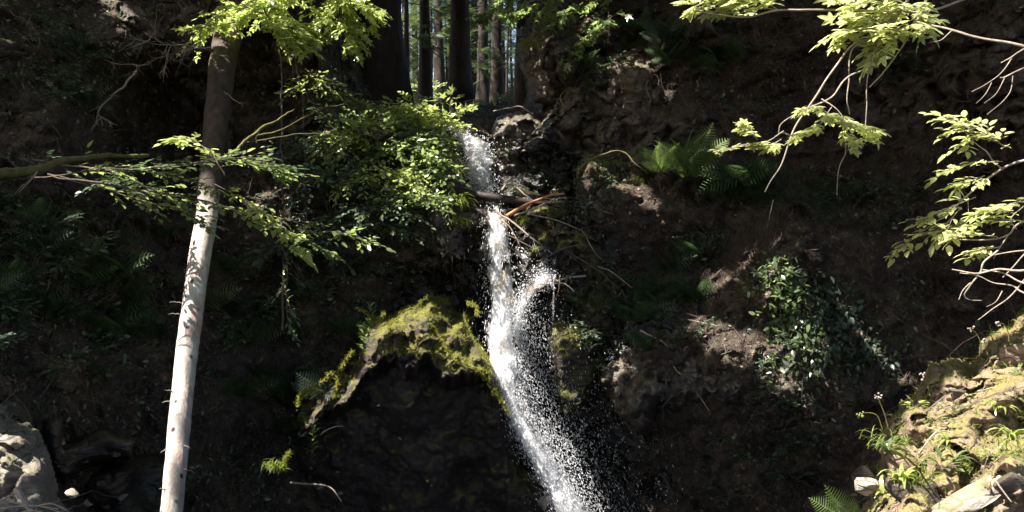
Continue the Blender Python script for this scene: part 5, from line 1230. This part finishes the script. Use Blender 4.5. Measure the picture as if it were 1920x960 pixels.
sheets('waterfall', 'sheet', [(main, .05, 1.0, .05, 1.3), (main, .0, 1.1, .06, 1.0), (main, -.06, .9, .07, .8), ([(x-3, y, Y, h) for x, y, Y, h in main], -.1, 1.35, .09, .42)], ex1, 'white plunging main fall')
def ex2(W): drops(W, low, 6000, 1.0, (.002, .005), 5.5, 2, .14); drops(W, [(x+20, y, Y, h) for x, y, Y, h in low[2:]], 1300, 1.1, (.0025, .006), 4.0, 12, .14)
sheets('lower_fall', 'mist', [(low, .06, .9, .05, 1.25), (low, .0, 1.1, .06, 1.0), ([(x+8, y, Y, h) for x, y, Y, h in low], -.08, 1.3, .08, .7), ([(x-6, y, Y, h) for x, y, Y, h in low], -.04, .7, .08, .9)], ex2, 'white water sliding down beside the outcrop')
side = [(1034,515,10.6,9),(1022,524,10.6,17),(1005,534,10.62,18),(985,556,10.65,17),(972,590,10.68,14),(965,640,10.65,14)]
exb = lambda g, n: g.exponential(.75, n)-.55
def ex3(W):
    drops(W, side, 1800, 1.3, (.003, .010), 2.0, 3, .1); drops(W, [(1022,470,10.7,6),(1024,495,10.66,10),(1020,515,10.62,16)], 420, 1.2, (.003, .010), 2.5, 4, .05)
    drops(W, [(1010,505,10.6,30),(1010,540,10.6,34)], 500, 1.2, (.003, .009), 1.6, 41, .12); drops(W, [(1038,525,10.55,1.2),(1038,560,10.55,1),(1037,598,10.55,1)], 160, 1, (.003, .007), 4, 5, .01)
sheets('side_splash', 'sheet', [(side, .04, 1.0, .08, .75), (side, -.04, 1.2, .1, .55), ([(1024,474,10.75,6),(1022,500,10.7,9),(1018,520,10.66,12)], 0, 1, .03, .7)], ex3, 'white side splash joining from the right')
def ex4(W):
    drops(W, veil, 8500, 1.0, (.0018, .0048), 5.0, 6, .16, exb); drops(W, veil, 450, 1.3, (.004, .008), 2.2, 7, .2, exb)
    drops(W, [(1060,800,10.3,40),(1085,850,10.3,46),(1110,920,10.2,50)], 240, 1, (.006, .014), 1.4, 8, .2); drops(W, [(908,450,11,10),(905,520,11,12),(912,600,10.9,12)], 130, 1, (.004, .009), 1.5, 9, .1)
sheets('water_spray', 'mist', [(veil, .1, .9, .08, .38), ([(x-10, y, Y, h) for x, y, Y, h in veil], 0, .9, .1, .42)], ex4, 'veil of flying water drops right of the main fall', 'water spray', 'stuff')
up1 = [(842,242,12.5,14),(862,252,12.4,26),(884,264,12.3,38),(894,285,12.15,34),(898,305,12.0,30),(898,325,11.9,30),(898,345,11.8,36),(905,360,11.7,38)]
up2 = [(895,352,11.8,30),(915,372,11.6,22),(925,388,11.35,22),(925,404,11.15,24)]
def ex5(W): drops(W, up1, 2600, 1.1, (.004, .013), 1.6, 10, .12); drops(W, up2, 700, .9, (.004, .012), 2, 11, .08)
sheets('upper_cascade', 'sheet', [(up1, .1, 1.0, .12, 1.1), (up1, .0, .9, .16, .85), (up1, -.1, .8, .16, .6), (up2, .03, 1, .08, .8), (up2, -.03, 1, .1, .55)], ex5, 'white water tumbling over the upper ledge')
W = MB(); drops(W, [(1146,662,10.7,7),(1148,680,10.7,10),(1146,700,10.7,9)], 90, 1, (.003, .009), 2, 13, .04, vdir=(1, 0, -.3)); drops(W, [(1150,706,10.6,18),(1180,716,10.6,26)], 160, 1, (.003, .008), 4, 14, .03, vdir=(1, 0, -.2))
drops(W, [(1152,195,12,4),(1155,230,12,7),(1158,262,12,12)], 60, 1, (.005, .012), 1.5, 15, .05)
o = link('trickle', W, M['drop'], (1.3, 10.7, -1)); tag(o, 'thin trickles glinting on the dark rock', 'water', kind='structure')
# stream pool and channel
W = MB(); n = 24; X, Y = np.meshgrid(np.linspace(-.9, .9, n), np.linspace(11.3, 12.4, n)); X = X.ravel()+.15; Y = Y.ravel(); Z = np.interp(Y, [11.3, 11.7, 12.4], [.74, .86, 1.2])
J = np.arange(n*n).reshape(n, n); W.add(np.stack([X, Y, Z+.01*fbm(np.stack([X, Y, X*0], -1)*8, 2, 1)], -1), np.stack([J[:-1, :-1], J[:-1, 1:], J[1:, 1:], J[1:, :-1]], -1).reshape(-1, 4))
o = link('stream', W, M['pool']); tag(o, 'dark stream pool above the main fall', 'water', kind='structure')
SKY = .085; EXPO = 2.1; CANZ = 8.6; GAP = -.6; CHECKSUN = False
LITCODE = r'''
litline([(318,980,7.6,28),(345,760,8.2,26),(368,560,8.9,26),(388,395,9.6,24)],30)
litline([(925,405,11.1,26),(940,520,11.0,30),(942,620,10.8,34),(945,690,10.6,34)],20)
litline([(950,700,10.4,34),(985,790,10.3,44),(1020,870,10.2,60),(1080,970,10.1,70)],16)
litline([(1030,500,11,20),(990,540,10.9,30),(975,600,10.8,30)],8)
litline([(1010,600,10.8,30),(1030,700,10.6,36),(1060,800,10.5,40)],8,.55)
litline([(860,255,12.4,26),(890,268,12.3,34),(896,300,12.1,30),(898,345,11.8,32),(925,385,11.4,26)],12)
litline([(700,600,9.9,24),(760,580,10.2,26),(820,565,10.4,26),(860,590,10.4,26),(890,640,10.1,26),(920,690,9.9,22)],22)
litline([(700,645,9.6,26),(780,650,9.8,30),(850,680,9.7,28),(910,705,9.8,20),(950,750,9.9,14)],18)
litline([(540,860,9.7,16),(545,800,9.8,14),(565,745,9.8,16),(625,710,9.7,16),(660,670,9.7,18)],12)
lit(515,885,9.0,40); lit(582,812,9.0,26); lit(630,805,9.0,12); lit(600,915,9.0,24,.6)
litline([(390,40,10.6,30),(450,50,10.6,36),(530,35,10.7,40),(600,20,10.8,40),(660,25,10.9,40),(680,5,11,30)],16)
lit(510,10,11,60); lit(620,50,11,40); lit(330,90,10.6,40,.45); lit(300,60,10.6,40,.4)
litline([(560,150,12.0,16),(590,175,12.0,22),(630,190,12,22)],6,.8)
litline([(660,230,11.6,40),(720,260,11.6,50),(780,250,11.7,50),(840,200,11.8,30)],10,.88)
litline([(660,320,11.2,30),(720,340,11.2,40),(780,350,11.2,36),(760,300,11.3,40)],10,.85)
litline([(700,440,11,30),(780,410,11,30)],4,.6)
lit(850,400,10.9,34,1); lit(860,430,10.9,24,.8)
lit(350,255,8.8,26); lit(390,245,8.8,14); lit(330,330,8.7,60,.6); lit(450,300,8.8,40,.6); lit(240,330,8.5,50,.6); lit(880,262,12.3,44); lit(590,290,11.5,50,.6); lit(640,370,11.2,40,.6); lit(640,240,12,40,.7); lit(180,340,8.4,34,.7); lit(280,375,8.3,34,.5); lit(500,320,8.8,34,.7)
litline([(420,350,8.8,20),(460,380,8.8,24),(520,415,8.8,30),(580,440,8.8,26),(640,450,9,26)],12,1)
litline([(445,275,9.6,8),(500,235,9.9,8),(545,212,10.2,8)],8)
litline([(0,325,7.2,12),(100,310,7.6,10),(190,292,8,8)],8,.7)
litline([(920,222,12.8,14),(960,212,12.9,18),(1005,222,12.8,12)],6); litline([(960,285,12.4,10),(1020,270,12.4,12)],5)
litline([(960,350,11.9,12),(1000,340,11.9,14),(1030,345,11.9,10)],5)
litline([(870,360,11.5,8),(960,380,11.4,10),(1040,372,11.3,10)],6,.8)
litline([(960,410,11.0,18),(990,440,10.9,18),(1020,475,10.8,18),(1090,520,10.8,12)],8,.9)
litline([(1060,400,11,30),(1090,440,10.9,26),(1140,500,10.8,24)],6,.75)
lit(1040,415,11,34,.8); lit(1085,445,10.9,30,.7); lit(1055,605,10.8,26); lit(1042,655,10.7,12); lit(1145,680,10.8,18,.8); lit(1165,710,10.8,20,.8)
litline([(1085,310,11.4,10),(1120,290,11.4,12),(1160,284,11.4,12)],5); lit(1190,340,11.2,16); lit(1110,205,12.3,14,.6)
lit(1010,45,12.9,20); lit(980,85,12.9,16); lit(1060,10,12.5,50,.5)
litline([(1215,285,10.6,24),(1280,270,10.4,34),(1330,260,10.4,30)],6,.8)
litline([(1300,8,4.9,30),(1380,6,4.9,40),(1460,5,4.9,30)],6)
litline([(1580,50,4.6,44),(1640,30,4.6,60),(1700,40,4.6,50),(1660,90,4.6,34)],10)
litline([(1580,100,4.6,20),(1540,180,4.6,20),(1480,240,4.6,20),(1460,300,4.6,18),(1435,360,4.6,14)],14)
litline([(1640,110,4.6,20),(1620,180,4.6,24),(1620,240,4.6,20),(1580,300,4.6,20),(1570,360,4.6,14)],12)
litline([(1350,280,4.8,20),(1400,260,4.8,30),(1440,270,4.8,30),(1510,230,4.7,30),(1570,225,4.6,40),(1640,240,4.5,30)],14)
litline([(1740,50,4.4,16),(1830,75,4.3,14),(1920,100,4.2,14)],10)
litline([(1900,120,4.2,20),(1870,150,4.2,20),(1840,190,4.2,14)],6,.7)
litline([(1780,225,4.3,30),(1830,235,4.3,36),(1880,265,4.2,40),(1800,320,4.2,34),(1840,330,4.2,34)],12)
litline([(1920,290,4,24),(1860,330,4,30),(1800,390,4,40),(1760,410,4,50),(1710,450,4,40),(1780,460,4,50),(1860,460,3.9,50)],24)
litline([(1790,505,3.8,16),(1830,530,3.8,30),(1900,520,3.8,40)],8)
litline([(1460,470,9.9,30),(1440,520,9.9,26),(1500,450,9.9,24)],6,.65)
litline([(1475,540,9.7,16),(1480,590,9.6,24),(1490,640,9.5,20)],8,1)
lit(1560,600,9.5,50,.18); lit(1620,650,9.4,50,.22)
litline([(1180,640,10.4,24),(1260,640,10.3,30),(1350,650,10.1,30),(1430,670,9.8,30),(1490,730,9.6,30)],12,.85)
lit(1240,650,10.3,30,.9); lit(1150,690,10.6,30,.9); lit(1330,640,10.3,30,.9)
litline([(1640,860,3.6,60),(1700,800,3.8,60),(1770,740,4,60),(1850,690,4,60),(1920,640,4,70)],14)
litline([(1600,960,3.4,70),(1700,900,3.5,90),(1800,830,3.6,90),(1920,760,3.7,90)],14)
litline([(1750,980,3.1,90),(1850,920,3.2,90),(1950,860,3.2,90)],10)
lit(1560,930,3.2,60)
litline([(0,770,5.1,30),(60,800,5,30),(90,850,4.9,20)],6,.45); lit(40,920,4.8,60,.4); lit(130,940,4.8,40,.4)
lit(1130,160,12,50,.45); lit(1060,120,12.9,50,.45); lit(1200,120,11.9,40,.4); lit(200,60,11,60,.35); lit(60,120,10,50,.3); lit(190,440,8.6,30,.6); lit(210,590,8.6,40,.22); lit(100,620,8.4,30,.22); lit(530,530,9.6,40,.25)
lit(230,930,6,40,.4)
litline([(760,30,22,60),(820,40,24,60),(900,30,24,60),(960,40,22,50)],10,.35); litline([(740,150,19,40),(820,150,24,50),(900,150,24,40),(960,150,19,40)],8,.3)
'''
# ================================================================ camera, light
cd = bpy.data.cameras.new('camera'); cam = bpy.data.objects.new('camera', cd); COL.objects.link(cam)
cam.rotation_euler = (R(90), 0, 0); cd.sensor_width = 36; cd.lens = 36*F/1920; cd.clip_end = 2000; cd.clip_start = .05
scene.camera = cam
SD = unit(np.array([-.52, -.20, .84]))          # towards the sun
sl = bpy.data.lights.new('sun', 'SUN'); sl.energy = 5; sl.angle = R(.5); sl.color = (1, .95, .87)
so = bpy.data.objects.new('sun', sl); COL.objects.link(so); so.rotation_euler = Vector(SD).to_track_quat('Z', 'Y').to_euler()
w = bpy.data.worlds.new('World'); scene.world = w; w.use_nodes = True
nt = w.node_tree; nt.nodes.clear()
sky = nt.nodes.new('ShaderNodeTexSky'); sky.sky_type = 'NISHITA'; sky.sun_disc = False
sky.sun_elevation = math.asin(SD[2]); sky.sun_rotation = math.atan2(SD[0], SD[1]); sky.altitude = 200; sky.dust_density = 4; sky.air_density = 1.3
bg = nt.nodes.new('ShaderNodeBackground'); bg.inputs[1].default_value = SKY
wo = nt.nodes.new('ShaderNodeOutputWorld'); nt.links.new(sky.outputs[0], bg.inputs[0]); nt.links.new(bg.outputs[0], wo.inputs[0])
scene.view_settings.view_transform = 'Standard'; scene.view_settings.look = 'None'; scene.view_settings.exposure = EXPO; scene.view_settings.gamma = 1
scene.render.engine = 'CYCLES'; scene.cycles.use_denoising = True
scene.cycles.max_bounces = 6; scene.cycles.diffuse_bounces = 3; scene.cycles.glossy_bounces = 2; scene.cycles.transmission_bounces = 4
scene.cycles.transparent_max_bounces = 16; scene.cycles.sample_clamp_indirect = 4; scene.cycles.caustics_reflective = False; scene.cycles.caustics_refractive = False

# ================================================================ unseen leaf canopy added to shade the ravine, gaps cut toward chosen lit spots
e1 = unit(np.cross(SD, [0, 1, 0])); e2 = np.cross(SD, e1)
RES = .05; HALF = 22.0; NG = int(2*HALF/RES)
openm = np.zeros((NG, NG)); C0 = np.array([0, 8.0, 0])
def uv(p): p = p-C0; return p@e1, p@e2
LIT = []
def lit(px, py, Y, r, frac=1.0): LIT.append((at(px, py, Y), r/F*Y, frac))
def litw(p, r, frac=1.0): LIT.append((np.asarray(p), r, frac))
def litline(pts, n=14, frac=1.0):
    pts = np.array(pts, float); t = np.linspace(0, 1, len(pts))
    for s in np.linspace(0, 1, n):
        a = [np.interp(s, t, pts[:, k]) for k in range(4)]; lit(*a, frac)
exec(LITCODE)
for p, r, fr in LIT:
    u, v = uv(p); iu = (u+HALF)/RES; iv = (v+HALF)/RES; k = int((r+.15)/RES)+1
    a0, a1, b0, b1 = int(iu-k), int(iu+k+2), int(iv-k), int(iv+k+2)
    A, B = np.meshgrid(np.arange(a0, a1), np.arange(b0, b1), indexing='ij')
    m = np.hypot(A-iu, B-iv) < (r+.12)/RES
    sub = openm[a0:a1, b0:b1]; sub[m] = np.maximum(sub[m], fr)
CLEAF = (np.array([[-.5, 0, 0], [-.3, .34, .03], [.02, .28, .03], [.25, .42, 0], [.55, 0, -.06], [.25, -.42, 0], [.02, -.28, .03], [-.3, -.34, .03]]), [(0, 7, 6, 2, 1), (6, 5, 4, 3, 2)])
mb = MB(); r2 = np.random.default_rng(99)
for layer in range(4):
    gu = np.arange(-13.5, 12.5, .2); gv = np.arange(-13, 15, .2)
    U, V = np.meshgrid(gu, gv); U = U.ravel()+r2.uniform(-.1, .1, U.size); V = V.ravel()+r2.uniform(-.1, .1, V.size)
    base = C0+U[:, None]*e1+V[:, None]*e2
    q3 = np.stack([U, V, 0*U], -1)
    zc = CANZ+layer*.5+1.2*fbm(q3/3, 2, 3)+r2.normal(size=len(U))*.25
    t = (zc-base[:, 2])/SD[2]; Pc = base+t[:, None]*SD
    val = openm[np.clip(((U+HALF)/RES).astype(int), 0, NG-1), np.clip(((V+HALF)/RES).astype(int), 0, NG-1)]
    nz = (fbm(q3/.55, 2, 5)+.5)
    keep = ~((val > 0) & ((val >= 1) | (nz < val)))
    keep &= (fbm(q3/.25, 2, 77+layer) > GAP)
    # never inside the picture
    vis = (Pc[:, 1] > 0) & (Pc[:, 2] < Pc[:, 1]*.345+.9)
    keep &= ~vis
    Pc = Pc[keep]; k = len(Pc)
    nrm = unit(SD+r2.normal(size=(k, 3))*.35); d = unit(np.cross(nrm, r2.normal(size=(k, 3))))
    s = r2.uniform(.34, .44, k)
    mb.inst(CLEAF[0], CLEAF[1], frames(d, nrm, s), Pc)
o = link('added_shade_canopy', mb, M['lf_dark'], (0, 8, 9)); tag(o, 'unseen leaf canopy added over the ravine, its gaps cut to shape the sunlight', 'foliage', kind='stuff')
if CHECKSUN:
    nb = 0
    for p, r, fr in LIT:
        h_ = BV.ray_cast(Vector(p+SD*.9), Vector(SD))
        if h_[0] is not None: nb += 1; print('BLOCKED', np.round(p, 2), 'px', round(960+p[0]/p[1]*F), round(480-p[2]/p[1]*F), 'at', [round(x, 1) for x in h_[0]])
    print('blocked', nb, 'of', len(LIT), 'canopy faces', sum(len(f) for f in mb.f))
